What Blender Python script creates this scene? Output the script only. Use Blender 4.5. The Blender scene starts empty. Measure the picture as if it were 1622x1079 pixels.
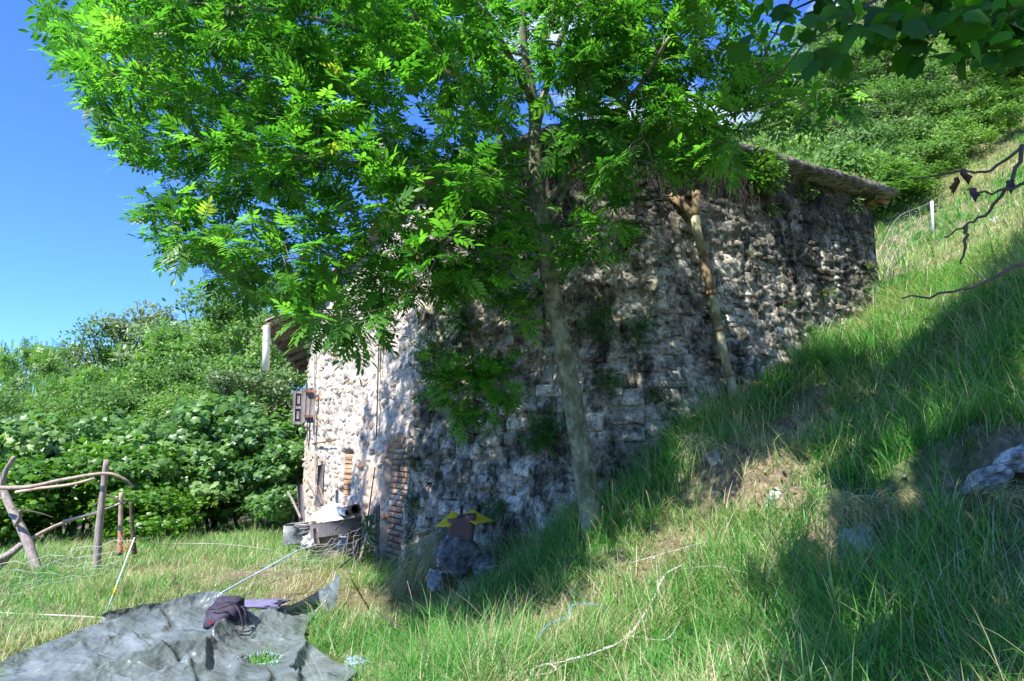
import bpy, math, random
import numpy as np
from mathutils import Vector, Matrix
random.seed(7)
rng = np.random.default_rng(11)
R = math.radians
scene = bpy.context.scene
COL = scene.collection

# ------------------------------------------------------------------ camera
CAMZ = 1.7
PITCH = R(8.0)
FPX = 1081.3
cam_data = bpy.data.cameras.new('camera')
cam = bpy.data.objects.new('camera', cam_data)
COL.objects.link(cam)
cam.location = (0, 0, CAMZ)
cam.rotation_euler = (R(90) + PITCH, 0, 0)
cam_data.sensor_width = 36
cam_data.lens = 24
cam_data.clip_start = 0.05
cam_data.clip_end = 2000
scene.camera = cam

# ------------------------------------------------------------------ light
SUN_AZ = math.atan2(-0.67, -0.74)          # clockwise from +Y
SUN_EL = R(53)
sdir = Vector((math.sin(SUN_AZ) * math.cos(SUN_EL), math.cos(SUN_AZ) * math.cos(SUN_EL), math.sin(SUN_EL)))
sun_d = bpy.data.lights.new('sun', 'SUN')
sun_d.energy = 4.0
sun_d.angle = R(0.5)
sun_d.color = (1.0, 0.95, 0.86)
sun = bpy.data.objects.new('sun', sun_d)
sun.rotation_euler = sdir.to_track_quat('Z', 'Y').to_euler()
sun.location = (-20, -20, 30)
COL.objects.link(sun)

world = bpy.data.worlds.new('World')
scene.world = world
world.use_nodes = True
nt = world.node_tree
nt.nodes.clear()
wo = nt.nodes.new('ShaderNodeOutputWorld')
bg = nt.nodes.new('ShaderNodeBackground')
sky = nt.nodes.new('ShaderNodeTexSky')
sky.sky_type = 'NISHITA'
sky.sun_disc = False
sky.sun_elevation = SUN_EL
sky.sun_rotation = SUN_AZ % (2 * math.pi)
sky.altitude = 600
sky.air_density = 1.0
sky.dust_density = 0.0
sky.ozone_density = 1.5
hs = nt.nodes.new('ShaderNodeMix'); hs.data_type = 'RGBA'; hs.blend_type = 'MULTIPLY'
hs.inputs[0].default_value = 1.0
hs.inputs[7].default_value = (0.23, 0.40, 0.78, 1)
nt.links.new(sky.outputs[0], hs.inputs[6])
# thin clouds
tc = nt.nodes.new('ShaderNodeTexCoord')
mp = nt.nodes.new('ShaderNodeMapping'); mp.inputs['Scale'].default_value = (2.2, 2.2, 4.5)
mp.inputs['Location'].default_value = (0.35, 0.0, 0.2)
nz = nt.nodes.new('ShaderNodeTexNoise'); nz.inputs['Scale'].default_value = 2.0
nz.inputs['Detail'].default_value = 7
nz.inputs['Roughness'].default_value = 0.55
rp = nt.nodes.new('ShaderNodeValToRGB')
rp.color_ramp.elements[0].position = 0.50
rp.color_ramp.elements[1].position = 0.64
mx = nt.nodes.new('ShaderNodeMix'); mx.data_type = 'RGBA'
mx.inputs[7].default_value = (3.4, 3.9, 4.6, 1)
nt.links.new(tc.outputs['Generated'], mp.inputs['Vector'])
nt.links.new(mp.outputs[0], nz.inputs['Vector'])
nt.links.new(nz.outputs['Fac'], rp.inputs[0])
sxyz = nt.nodes.new('ShaderNodeSeparateXYZ'); nt.links.new(tc.outputs['Generated'], sxyz.inputs[0])
mr = nt.nodes.new('ShaderNodeMapRange'); mr.inputs[1].default_value = -0.12; mr.inputs[2].default_value = 0.1
nt.links.new(sxyz.outputs[0], mr.inputs[0])
ml = nt.nodes.new('ShaderNodeMath'); ml.operation = 'MULTIPLY'
nt.links.new(rp.outputs[0], ml.inputs[0]); nt.links.new(mr.outputs[0], ml.inputs[1])
nt.links.new(ml.outputs[0], mx.inputs[0])
nt.links.new(hs.outputs[2], mx.inputs[6])
nt.links.new(mx.outputs[2], bg.inputs['Color'])
bg.inputs['Strength'].default_value = 0.15
nt.links.new(bg.outputs[0], wo.inputs['Surface'])

scene.view_settings.view_transform = 'Standard'
scene.view_settings.look = 'None'
scene.view_settings.gamma = 1
scene.view_settings.use_curve_mapping = False
scene.view_settings.exposure = 1.6
scene.render.engine = 'CYCLES'
scene.cycles.max_bounces = 8
scene.cycles.transparent_max_bounces = 8
scene.cycles.use_denoising = True

# ------------------------------------------------------------------ helpers
cp, sp = math.cos(PITCH), math.sin(PITCH)
def P(px, py, Y):
    """point at depth Y metres that the photograph shows at px, py"""
    dx = (px - 811) / FPX; dy = (539.5 - py) / FPX
    d = (dx, cp - dy * sp, sp + dy * cp)
    t = Y / d[1]
    return Vector((d[0] * t, Y, CAMZ + d[2] * t))
def PG(px, py, z=0.0):
    dx = (px - 811) / FPX; dy = (539.5 - py) / FPX
    d = (dx, cp - dy * sp, sp + dy * cp)
    t = (z - CAMZ) / d[2]
    return Vector((d[0] * t, d[1] * t, z))
def proj(V):
    V = np.asarray(V, float)
    x = V[..., 0]; y = V[..., 1]; z = V[..., 2] - CAMZ
    f = y * cp + z * sp; u = -y * sp + z * cp
    return 811 + FPX * x / f, 539.5 - FPX * u / f, f

def hash2(ix, iy, seed):
    n = (ix.astype(np.int64) * 374761393 + iy.astype(np.int64) * 668265263 + seed * 974711) & 0x7fffffff
    n = ((n ^ (n >> 13)) * 1274126177) & 0x7fffffff
    n = (n ^ (n >> 16)) & 0xffffff
    return n / float(0xffffff)
def vnoise(x, y, seed=0):
    x = np.asarray(x, float); y = np.asarray(y, float)
    ix = np.floor(x); iy = np.floor(y)
    fx = x - ix; fy = y - iy
    fx = fx * fx * (3 - 2 * fx); fy = fy * fy * (3 - 2 * fy)
    a = hash2(ix, iy, seed); b = hash2(ix + 1, iy, seed)
    c = hash2(ix, iy + 1, seed); d = hash2(ix + 1, iy + 1, seed)
    return (a * (1 - fx) + b * fx) * (1 - fy) + (c * (1 - fx) + d * fx) * fy
def fbm(x, y, seed=0, oct=4):
    s = 0; a = 0.5; t = 0
    for o in range(oct):
        s = s + a * vnoise(x * 2 ** o + 17.3 * o, y * 2 ** o + 5.1 * o, seed + o)
        t += a; a *= 0.5
    return s / t            # 0..1
def worley(x, y, seed=0):
    """distance to the nearest and second nearest feature point"""
    ix = np.floor(x); iy = np.floor(y)
    d1 = np.full(x.shape, 9.0); d2 = np.full(x.shape, 9.0)
    for a in (-1, 0, 1):
        for b in (-1, 0, 1):
            jx = ix + a + hash2(ix + a, iy + b, seed); jy = iy + b + hash2(ix + a, iy + b, seed + 51)
            d = np.hypot(jx - x, jy - y)
            d2 = np.where(d < d1, d1, np.minimum(d2, d)); d1 = np.minimum(d1, d)
    return d1, d2

def make_mesh(name, V, F, attrs=None, smooth=False, mats=None, midx=None):
    """F: (n,3) or (n,4) array, or list of such arrays"""
    me = bpy.data.meshes.new(name)
    V = np.asarray(V, dtype=np.float32)
    if not isinstance(F, (list, tuple)): F = [F]
    F = [np.asarray(f, dtype=np.int32) for f in F if len(f)]
    me.vertices.add(len(V)); me.vertices.foreach_set('co', V.ravel())
    loops = np.concatenate([f.ravel() for f in F])
    sizes = np.concatenate([np.full(len(f), f.shape[1], dtype=np.int32) for f in F])
    starts = np.concatenate([[0], np.cumsum(sizes)[:-1]]).astype(np.int32)
    me.loops.add(len(loops)); me.loops.foreach_set('vertex_index', loops)
    me.polygons.add(len(sizes)); me.polygons.foreach_set('loop_start', starts)
    if smooth: me.polygons.foreach_set('use_smooth', np.ones(len(sizes), dtype=bool))
    if attrs:
        for k, a in attrs.items():
            at = me.attributes.new(k, 'FLOAT', 'POINT')
            at.data.foreach_set('value', np.asarray(a, dtype=np.float32))
    if mats:
        for m in (mats if isinstance(mats, (list, tuple)) else [mats]): me.materials.append(m)
    if midx is not None: me.polygons.foreach_set('material_index', np.asarray(midx, dtype=np.int32))
    me.update(calc_edges=True); me.validate()
    return me
def link(name, me, parent=None, label=None, cat=None, group=None, kind=None):
    o = bpy.data.objects.new(name, me)
    COL.objects.link(o)
    if parent is not None:
        o.parent = parent
        o.matrix_parent_inverse = parent.matrix_world.inverted() if parent.type != 'EMPTY' else Matrix.Translation(-parent.location)
    if label: o['label'] = label
    if cat: o['category'] = cat
    if group: o['group'] = group
    if kind: o['kind'] = kind
    return o
def thing(name, label, cat, loc, group=None):
    o = bpy.data.objects.new(name, None)
    COL.objects.link(o)
    o.location = loc
    o.empty_display_size = 0.1
    o['label'] = label; o['category'] = cat
    if group: o['group'] = group
    return o

class MB:
    """collects boxes, tubes and loose faces into one mesh"""
    def __init__(s): s.V = []; s.T = []; s.Q = []; s.n = 0; s.A = []
    def add(s, V, T=None, Q=None, a=0.5):
        V = np.asarray(V, float).reshape(-1, 3)
        s.V.append(V)
        if T is not None and len(T): s.T.append(np.asarray(T, int) + s.n)
        if Q is not None and len(Q): s.Q.append(np.asarray(Q, int) + s.n)
        s.A.append(np.full(len(V), a)); s.n += len(V)
    def tube(s, pts, rad, n=8, cap=True, a=0.5, wob=0.0):
        pts = np.asarray([tuple(p) for p in pts], float); m = len(pts)
        rad = np.full(m, rad) if np.isscalar(rad) else np.asarray(rad, float)
        tg = np.gradient(pts, axis=0); tg /= np.maximum(np.linalg.norm(tg, axis=1), 1e-9)[:, None]
        ref = np.array([0, 0, 1.0]) if abs(tg[0][2]) < 0.8 else np.array([1.0, 0, 0])
        N = np.zeros((m, 3)); x = np.cross(ref, tg[0]); x /= np.linalg.norm(x); N[0] = x
        for i in range(1, m):
            v = N[i - 1] - tg[i] * np.dot(N[i - 1], tg[i]); N[i] = v / max(np.linalg.norm(v), 1e-9)
        B = np.cross(tg, N)
        an = np.linspace(0, 2 * math.pi, n, endpoint=False)
        rr = rad[:, None] * (1 + (wob * (rng.random((m, n)) - 0.5) if wob else 0))
        V = pts[:, None, :] + (N[:, None, :] * np.cos(an)[None, :, None] + B[:, None, :] * np.sin(an)[None, :, None]) * rr[..., None]
        i = np.arange(m - 1)[:, None] * n; j = np.arange(n)[None, :]; k = (j + 1) % n
        Q = np.stack([i + j, i + k, i + n + k, i + n + j], -1).reshape(-1, 4)
        V = V.reshape(-1, 3); T = []
        if cap:
            V = np.vstack([V, pts[0], pts[-1]]); c0 = m * n; c1 = c0 + 1; b = (m - 1) * n
            for q in range(n):
                T.append((c0, (q + 1) % n, q)); T.append((c1, b + q, b + (q + 1) % n))
        s.add(V, T, Q, a)
    def box(s, c, ax, ay, az, a=0.5, jit=0.0, taper=1.0):
        """centre, three half-axis vectors"""
        c = np.array(tuple(c), float); ax, ay, az = (np.array(tuple(v), float) for v in (ax, ay, az))
        V = []
        for k in (-1, 1):
            f = taper if k > 0 else 1
            for (i, j) in ((-1, -1), (1, -1), (1, 1), (-1, 1)):
                V.append(c + ax * i * f + ay * j * f + az * k + (rng.random(3) - .5) * jit)
        s.add(V, None, [(3, 2, 1, 0), (4, 5, 6, 7), (0, 1, 5, 4), (1, 2, 6, 5), (2, 3, 7, 6), (3, 0, 4, 7)], a)
    def bbox(s, c, ax, ay, az, b=0.01, a=0.5, jit=0.0):
        """box with chamfered edges: 24 vertices"""
        c = np.array(tuple(c), float); A = [np.array(tuple(v), float) for v in (ax, ay, az)]
        L = [np.linalg.norm(v) for v in A]; U = [v / l for v, l in zip(A, L)]
        idx = {}; V = []
        for axis in range(3):
            for sg in (-1, 1):
                o1, o2 = [q for q in range(3) if q != axis]
                for s1 in (-1, 1):
                    for s2 in (-1, 1):
                        p = c + U[axis] * sg * L[axis] + U[o1] * s1 * (L[o1] - b) + U[o2] * s2 * (L[o2] - b)
                        sgn = [0, 0, 0]; sgn[axis] = sg; sgn[o1] = s1; sgn[o2] = s2
                        idx[(axis, tuple(sgn))] = len(V); V.append(p + (rng.random(3) - .5) * jit)
        Q = []; T = []
        for axis in range(3):
            o1, o2 = [q for q in range(3) if q != axis]
            for sg in (-1, 1):
                q = []
                for s1, s2 in ((-1, -1), (1, -1), (1, 1), (-1, 1)):
                    g = [0, 0, 0]; g[axis] = sg; g[o1] = s1; g[o2] = s2; q.append(idx[(axis, tuple(g))])
                Q.append(q)
        for a1 in range(3):
            for a2 in range(a1 + 1, 3):
                a3 = 3 - a1 - a2
                for s1 in (-1, 1):
                    for s2 in (-1, 1):
                        g = [0, 0, 0]; g[a1] = s1; g[a2] = s2
                        g[a3] = -1; p = idx[(a1, tuple(g))]; q = idx[(a2, tuple(g))]
                        g[a3] = 1; r = idx[(a2, tuple(g))]; t = idx[(a1, tuple(g))]
                        Q.append((p, q, r, t))
        for s1 in (-1, 1):
            for s2 in (-1, 1):
                for s3 in (-1, 1):
                    T.append([idx[(q, (s1, s2, s3))] for q in range(3)])
        s.add(V, T, Q, a)
    def mesh(s, name, mats=None, smooth=False, attr='rnd'):
        F = []
        if s.T: F.append(np.vstack(s.T))
        if s.Q: F.append(np.vstack(s.Q))
        return make_mesh(name, np.vstack(s.V), F, {attr: np.concatenate(s.A)}, smooth, mats)

def curve(pts, n=8):
    """Catmull-Rom through the points"""
    p = [np.array(tuple(q), float) for q in pts]
    p = [2 * p[0] - p[1]] + p + [2 * p[-1] - p[-2]]
    out = []
    for i in range(1, len(p) - 2):
        for k in range(n):
            t = k / n
            out.append(0.5 * ((2 * p[i]) + (-p[i - 1] + p[i + 1]) * t + (2 * p[i - 1] - 5 * p[i] + 4 * p[i + 1] - p[i + 2]) * t * t
                              + (-p[i - 1] + 3 * p[i] - 3 * p[i + 1] + p[i + 2]) * t ** 3))
    out.append(p[-2])
    return np.array(out)

def scatter(tV, tF, pos, X, Z, scale, rnd=None, sy=None):
    """copies of a template (x = axis, z = normal) as one array set"""
    n = len(pos)
    X = X / np.maximum(np.linalg.norm(X, axis=1), 1e-9)[:, None]
    Y = np.cross(Z, X); Y /= np.maximum(np.linalg.norm(Y, axis=1), 1e-9)[:, None]
    Z = np.cross(X, Y)
    tV = np.asarray(tV, float)
    sc = np.asarray(scale, float).reshape(-1, 1, 1)
    syv = sc if sy is None else np.asarray(sy, float).reshape(-1, 1, 1)
    V = pos[:, None, :] + (X[:, None, :] * tV[None, :, 0:1] + Z[:, None, :] * tV[None, :, 2:3]) * sc + Y[:, None, :] * tV[None, :, 1:2] * syv
    F = [np.asarray(f, int)[None] + (np.arange(n) * len(tV))[:, None, None] for f in tF]
    F = [f.reshape(-1, f.shape[-1]) for f in F]
    rnd = rng.random(n) if rnd is None else rnd
    return V.reshape(-1, 3), F, np.repeat(rnd, len(tV))
def rdir(n):
    v = rng.normal(size=(n, 3)); return v / np.linalg.norm(v, axis=1)[:, None]

# ------------------------------------------------------------------ materials
def new_mat(name):
    m = bpy.data.materials.new(name); m.use_nodes = True
    t = m.node_tree; t.nodes.clear()
    out = t.nodes.new('ShaderNodeOutputMaterial')
    b = t.nodes.new('ShaderNodeBsdfPrincipled')
    t.links.new(b.outputs[0], out.inputs[0])
    return m, t, b, out
def N(t, kind, **kw):
    n = t.nodes.new(kind)
    for k, v in kw.items():
        if k in n.inputs: n.inputs[k].default_value = v
        else: setattr(n, k, v)
    return n
def ramp(t, src, stops):
    r = t.nodes.new('ShaderNodeValToRGB')
    e = r.color_ramp.elements
    while len(e) < len(stops): e.new(0.5)
    for i, (p, c) in enumerate(stops):
        e[i].position = p; e[i].color = (c[0], c[1], c[2], 1)
    t.links.new(src, r.inputs[0]); return r.outputs[0]
def mixc(t, fac, a, b, mode='MIX'):
    m = t.nodes.new('ShaderNodeMix'); m.data_type = 'RGBA'; m.blend_type = mode
    for s, v in ((0, fac), (6, a), (7, b)):
        if hasattr(v, 'links') or hasattr(v, 'is_output'): t.links.new(v, m.inputs[s])
        elif isinstance(v, (int, float)): m.inputs[s].default_value = v
        else: m.inputs[s].default_value = (v[0], v[1], v[2], 1)
    return m.outputs[2]
def mathn(t, op, a, b=0.0, clamp=False):
    m = t.nodes.new('ShaderNodeMath'); m.operation = op; m.use_clamp = clamp
    for s, v in ((0, a), (1, b)):
        if isinstance(v, (int, float)): m.inputs[s].default_value = v
        else: t.links.new(v, m.inputs[s])
    return m.outputs[0]
def noise(t, scale, detail=5, rough=0.6, vec=None, dist=0.0):
    n = t.nodes.new('ShaderNodeTexNoise')
    n.inputs['Scale'].default_value = scale; n.inputs['Detail'].default_value = detail
    n.inputs['Roughness'].default_value = rough; n.inputs['Distortion'].default_value = dist
    if vec is not None: t.links.new(vec, n.inputs['Vector'])
    return n.outputs['Fac']
def objvec(t, scale=(1, 1, 1)):
    tc = t.nodes.new('ShaderNodeNewGeometry')
    mp = t.nodes.new('ShaderNodeMapping'); mp.inputs['Scale'].default_value = scale
    t.links.new(tc.outputs['Position'], mp.inputs['Vector'])
    return mp.outputs[0]
def attr(t, name):
    a = t.nodes.new('ShaderNodeAttribute'); a.attribute_name = name; return a.outputs['Fac']
def bump(t, b, h, strength=0.5, dist=0.02):
    n = t.nodes.new('ShaderNodeBump'); n.inputs['Strength'].default_value = strength
    n.inputs['Distance'].default_value = dist
    t.links.new(h, n.inputs['Height']); t.links.new(n.outputs[0], b.inputs['Normal'])

def leaf_mat(name, stops, trans, tw=0.35, rough=0.45, patch=0.6):
    m, t, b, out = new_mat(name)
    c = ramp(t, attr(t, 'rnd'), stops)
    pn = noise(t, patch, 2, 0.5, objvec(t))
    pr = ramp(t, pn, [(0.3, (0.65, 0.7, 0.7)), (0.7, (1.25, 1.2, 1.0))])
    c = mixc(t, 1.0, c, pr, 'MULTIPLY')
    t.links.new(c, b.inputs['Base Color'])
    b.inputs['Roughness'].default_value = rough
    b.inputs['Specular IOR Level'].default_value = 0.5
    tr = t.nodes.new('ShaderNodeBsdfTranslucent')
    tc = mixc(t, 1.0, c, trans, 'MULTIPLY'); t.links.new(tc, tr.inputs[0])
    ms = t.nodes.new('ShaderNodeMixShader'); ms.inputs[0].default_value = tw
    t.links.new(b.outputs[0], ms.inputs[1]); t.links.new(tr.outputs[0], ms.inputs[2])
    t.links.new(ms.outputs[0], out.inputs[0])
    return m
M = {}
M['ash_leaf'] = leaf_mat('ash_leaf', [(0, (0.022, 0.09, 0.012)), (0.55, (0.06, 0.19, 0.024)), (0.985, (0.13, 0.30, 0.045)), (1, (0.24, 0.30, 0.05))], (2.2, 2.5, 1.2), 0.5)
M['broad_leaf'] = leaf_mat('broad_leaf', [(0, (0.014, 0.065, 0.006)), (1, (0.05, 0.17, 0.012))], (2.0, 2.6, 0.8), 0.55, 0.65)
M['tree_leaf'] = leaf_mat('tree_leaf', [(0, (0.04, 0.11, 0.022)), (0.6, (0.11, 0.23, 0.05)), (1, (0.22, 0.35, 0.09))], (1.6, 1.8, 1.0), 0.36, 0.6, patch=0.35)
M['locust_leaf'] = leaf_mat('locust_leaf', [(0, (0.07, 0.18, 0.035)), (1, (0.18, 0.34, 0.07))], (1.6, 1.8, 1.0), 0.35, patch=0.3)
M['olive_leaf'] = leaf_mat('olive_leaf', [(0, (0.07, 0.13, 0.05)), (1, (0.22, 0.30, 0.14))], (1.5, 1.6, 1.0), 0.3, patch=0.3)
M['fig_leaf'] = leaf_mat('fig_leaf', [(0, (0.045, 0.12, 0.03)), (0.7, (0.12, 0.25, 0.065)), (1, (0.26, 0.38, 0.17))], (1.6, 1.9, 0.9), 0.32, 0.45, 0.9)
M['vine_leaf'] = leaf_mat('vine_leaf', [(0, (0.05, 0.14, 0.012)), (1, (0.14, 0.30, 0.03))], (1.6, 1.9, 0.8), 0.35, 0.4, 0.9)
M['fern_leaf'] = leaf_mat('fern_leaf', [(0, (0.02, 0.07, 0.01)), (1, (0.06, 0.16, 0.02))], (1.6, 2.0, 1.0), 0.3)
M['dead_leaf'] = leaf_mat('dead_leaf', [(0, (0.03, 0.018, 0.012)), (1, (0.06, 0.03, 0.02))], (1.2, 1.0, 0.8), 0.15)

def mat_grass():
    m, t, b, out = new_mat('grass_blade')
    g = ramp(t, attr(t, 'rnd'), [(0, (0.028, 0.13, 0.022)), (0.55, (0.085, 0.28, 0.045)), (1, (0.22, 0.44, 0.11))])
    d = ramp(t, attr(t, 'rnd'), [(0, (0.22, 0.16, 0.09)), (0.5, (0.46, 0.38, 0.24)), (1, (0.68, 0.62, 0.46))])
    c = mixc(t, attr(t, 'dry'), g, d)
    t.links.new(c, b.inputs['Base Color']); b.inputs['Roughness'].default_value = 0.5
    tr = t.nodes.new('ShaderNodeBsdfTranslucent'); t.links.new(mixc(t, 1.0, c, (1.5, 1.7, 1.0), 'MULTIPLY'), tr.inputs[0])
    ms = t.nodes.new('ShaderNodeMixShader'); ms.inputs[0].default_value = 0.42
    t.links.new(b.outputs[0], ms.inputs[1]); t.links.new(tr.outputs[0], ms.inputs[2])
    t.links.new(ms.outputs[0], out.inputs[0]); return m
M['grass'] = mat_grass()

def mat_ground():
    m, t, b, out = new_mat('ground')
    v = objvec(t)
    n1 = noise(t, 1.1, 5, 0.6, v); n2 = noise(t, 22, 6, 0.7, v); n3 = noise(t, 5, 4, 0.6, v)
    soil = ramp(t, n2, [(0.25, (0.05, 0.033, 0.02)), (0.5, (0.16, 0.12, 0.075)), (0.78, (0.38, 0.31, 0.20))])
    grs = ramp(t, n2, [(0.25, (0.02, 0.05, 0.01)), (0.55, (0.06, 0.12, 0.025)), (0.8, (0.13, 0.19, 0.05))])
    f = mathn(t, 'ADD', mathn(t, 'MULTIPLY', n1, 0.9), mathn(t, 'MULTIPLY', n3, 0.5))
    f = ramp(t, f, [(0.55, (1, 1, 1)), (0.8, (0, 0, 0))])
    f = mathn(t, 'MULTIPLY', f, mathn(t, 'SUBTRACT', 1.0, attr(t, 'bare')), True)
    c = mixc(t, f, soil, grs)
    t.links.new(c, b.inputs['Base Color']); b.inputs['Roughness'].default_value = 0.95
    bump(t, b, n2, 0.8, 0.03); return m
M['ground'] = mat_ground()

def mat_wall(name, stone=False):
    """lime mortar and limestone rubble; 'cream' attribute: 1 on the sunny gable, 0 on the weathered sides"""
    m, t, b, out = new_mat(name)
    v = objvec(t)
    vs = objvec(t, (2.4, 2.4, 0.45))
    fine = noise(t, 26, 8, 0.7, v); mid = noise(t, 6, 6, 0.65, v); big = noise(t, 1.3, 4, 0.6, v)
    strk = noise(t, 1.5, 9, 0.72, objvec(t, (1.8, 1.8, 0.75)), 0.5)
    chips = noise(t, 13, 7, 0.75, v, 0.3)
    rnd = attr(t, 'rnd'); cream = attr(t, 'cream'); soot = attr(t, 'soot')
    if stone:
        c0 = ramp(t, rnd, [(0, (0.22, 0.18, 0.15)), (0.25, (0.36, 0.31, 0.26)), (0.7, (0.46, 0.41, 0.355)), (0.86, (0.42, 0.32, 0.24)), (0.94, (0.40, 0.24, 0.14)), (1, (0.44, 0.27, 0.16))])
        g0 = ramp(t, mathn(t, 'ADD', mathn(t, 'MULTIPLY', rnd, 0.35), mathn(t, 'MULTIPLY', mid, 0.65)), [(0.25, (0.10, 0.09, 0.075)), (0.45, (0.26, 0.235, 0.195)), (0.62, (0.42, 0.39, 0.335)), (0.78, (0.56, 0.53, 0.47))])
    else:
        c0 = ramp(t, mid, [(0.25, (0.28, 0.25, 0.21)), (0.5, (0.46, 0.42, 0.37)), (0.75, (0.57, 0.54, 0.49))])
        ob = ramp(t, noise(t, 0.9, 4, 0.6, v), [(0.42, (0, 0, 0)), (0.56, (1, 1, 1))])
        geo = t.nodes.new('ShaderNodeNewGeometry'); sx = t.nodes.new('ShaderNodeSeparateXYZ')
        t.links.new(geo.outputs['Position'], sx.inputs[0])
        low = mathn(t, 'MULTIPLY', mathn(t, 'MULTIPLY', mathn(t, 'SUBTRACT', 2.3, sx.outputs[2]), 0.9, True), 0.6)
        c0 = mixc(t, mathn(t, 'MULTIPLY', ob, low), c0, (0.46, 0.33, 0.22))
        g0 = ramp(t, mid, [(0.25, (0.09, 0.08, 0.065)), (0.5, (0.29, 0.265, 0.22)), (0.75, (0.52, 0.49, 0.43))])
    # black lichen streaks, moss and pale lime bloom on the weathered side
    dk = ramp(t, strk, [(0.40, (0.14, 0.14, 0.12)), (0.47, (0.55, 0.55, 0.52)), (0.54, (1.12, 1.12, 1.08))])
    dk = mixc(t, 1.0, dk, ramp(t, noise(t, .55, 5, .6, v, .5), [(0.40, (0.35, 0.35, 0.32)), (0.53, (1.2, 1.2, 1.18))]), 'MULTIPLY')
    g1 = mixc(t, 1.0, g0, dk, 'MULTIPLY')
    bl = ramp(t, noise(t, 3.2, 7, 0.7, v, 0.8), [(0.56, (0, 0, 0)), (0.64, (1, 1, 1))])
    g1 = mixc(t, 1.0, g1, ramp(t, chips, [(0.40, (0.40, 0.39, 0.36)), (0.50, (1, 1, 1)), (0.62, (1.25, 1.23, 1.18))]), 'MULTIPLY')
    g1 = mixc(t, mathn(t, 'MULTIPLY', bl, 0.45), g1, (0.62, 0.59, 0.53))
    ms = ramp(t, noise(t, 2.1, 6, 0.7, v), [(0.55, (0, 0, 0)), (0.68, (1, 1, 1))])
    g1 = mixc(t, mathn(t, 'MULTIPLY', ms, 0.6), g1, (0.075, 0.085, 0.03))
    c = mixc(t, cream, g1, c0)
    c = mixc(t, 1.0, c, ramp(t, fine, [(0.3, (0.6, 0.6, 0.6)), (0.6, (1.08, 1.08, 1.08))]), 'MULTIPLY')
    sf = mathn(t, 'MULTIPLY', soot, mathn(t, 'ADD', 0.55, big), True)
    c = mixc(t, sf, c, (0.03, 0.028, 0.026))  # wall colour goes near black where the top mask is strong
    t.links.new(c, b.inputs['Base Color']); b.inputs['Roughness'].default_value = 0.9
    b.inputs['Specular IOR Level'].default_value = 0.25
    vo = t.nodes.new('ShaderNodeTexVoronoi'); vo.inputs['Scale'].default_value = 17; t.links.new(v, vo.inputs['Vector'])
    h = mathn(t, 'ADD', mathn(t, 'MULTIPLY', mid, 0.9), mathn(t, 'ADD', mathn(t, 'MULTIPLY', fine, 0.8), mathn(t, 'MULTIPLY', vo.outputs['Distance'], -0.5)))
    bump(t, b, h, 0.8, 0.018); return m
M['wall'] = mat_wall('rubble_wall'); M['stone'] = mat_wall('rubble_stone', True)

def tarp_mat():
    m, t, b, out = new_mat('tarpaulin')
    v = objvec(t); n = noise(t, 1.8, 8, 0.6, v)
    c = ramp(t, n, [(0.3, (0.075, 0.095, 0.09)), (0.5, (0.115, 0.14, 0.14)), (0.72, (0.18, 0.215, 0.225))])
    t.links.new(c, b.inputs['Base Color']); b.inputs['Roughness'].default_value = 0.36
    w = t.nodes.new('ShaderNodeMix'); w.data_type = 'VECTOR'; w.inputs[0].default_value = 0.12
    nn = t.nodes.new('ShaderNodeTexNoise'); nn.inputs['Scale'].default_value = 2.5; t.links.new(v, nn.inputs['Vector'])
    t.links.new(v, w.inputs[4]); t.links.new(nn.outputs['Color'], w.inputs[5])
    hs_ = []
    for sc_, wt in ((5.0, 1.0), (11.0, .5), (24.0, .22)):
        vo = t.nodes.new('ShaderNodeTexVoronoi'); vo.inputs['Scale'].default_value = sc_; t.links.new(w.outputs[1], vo.inputs['Vector'])
        hs_.append(mathn(t, 'MULTIPLY', vo.outputs['Distance'], wt))
    h = mathn(t, 'ADD', mathn(t, 'ADD', hs_[0], hs_[1]), hs_[2]); bump(t, b, h, 0.85, 0.045); return m
def simple(name, stops, scale=8, rough=0.8, bs=0.5, bd=0.01, vecs=(1, 1, 1), rndmix=0.0, metal=0.0, spec=0.4, detail=6):
    m, t, b, out = new_mat(name)
    n = noise(t, scale, detail, 0.65, objvec(t, vecs))
    f = n
    if rndmix: f = mathn(t, 'ADD', mathn(t, 'MULTIPLY', n, 1 - rndmix), mathn(t, 'MULTIPLY', attr(t, 'rnd'), rndmix))
    c = ramp(t, f, stops)
    t.links.new(c, b.inputs['Base Color']); b.inputs['Roughness'].default_value = rough
    b.inputs['Metallic'].default_value = metal; b.inputs['Specular IOR Level'].default_value = spec
    bump(t, b, n, bs, bd); return m
M['bark'] = simple('ash_bark', [(0.3, (0.045, 0.055, 0.025)), (0.47, (0.12, 0.13, 0.07)), (0.6, (0.25, 0.25, 0.17)), (0.75, (0.42, 0.40, 0.32))], 5, 0.85, 0.9, 0.012, (2.2, 2.2, 1.6), detail=10)
M['dark_bark'] = simple('dark_bark', [(0.3, (0.03, 0.024, 0.018)), (0.7, (0.12, 0.10, 0.075))], 12, 0.9, 0.7, 0.01)
M['grey_wood'] = simple('weathered_wood', [(0.25, (0.10, 0.085, 0.075)), (0.5, (0.25, 0.215, 0.20)), (0.75, (0.42, 0.38, 0.35))], 14, 0.85, 0.6, 0.006, (3, 3, 0.5))
M['shutter'] = simple('shutter_wood', [(0.25, (0.06, 0.05, 0.05)), (0.5, (0.13, 0.115, 0.12)), (0.8, (0.24, 0.21, 0.21))], 16, 0.8, 0.5, 0.004, (3, 3, 0.4))
M['plank'] = simple('old_plank', [(0.25, (0.13, 0.09, 0.07)), (0.5, (0.30, 0.23, 0.19)), (0.8, (0.48, 0.40, 0.34))], 10, 0.85, 0.5, 0.005, (2, 2, 2), 0.3)
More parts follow.
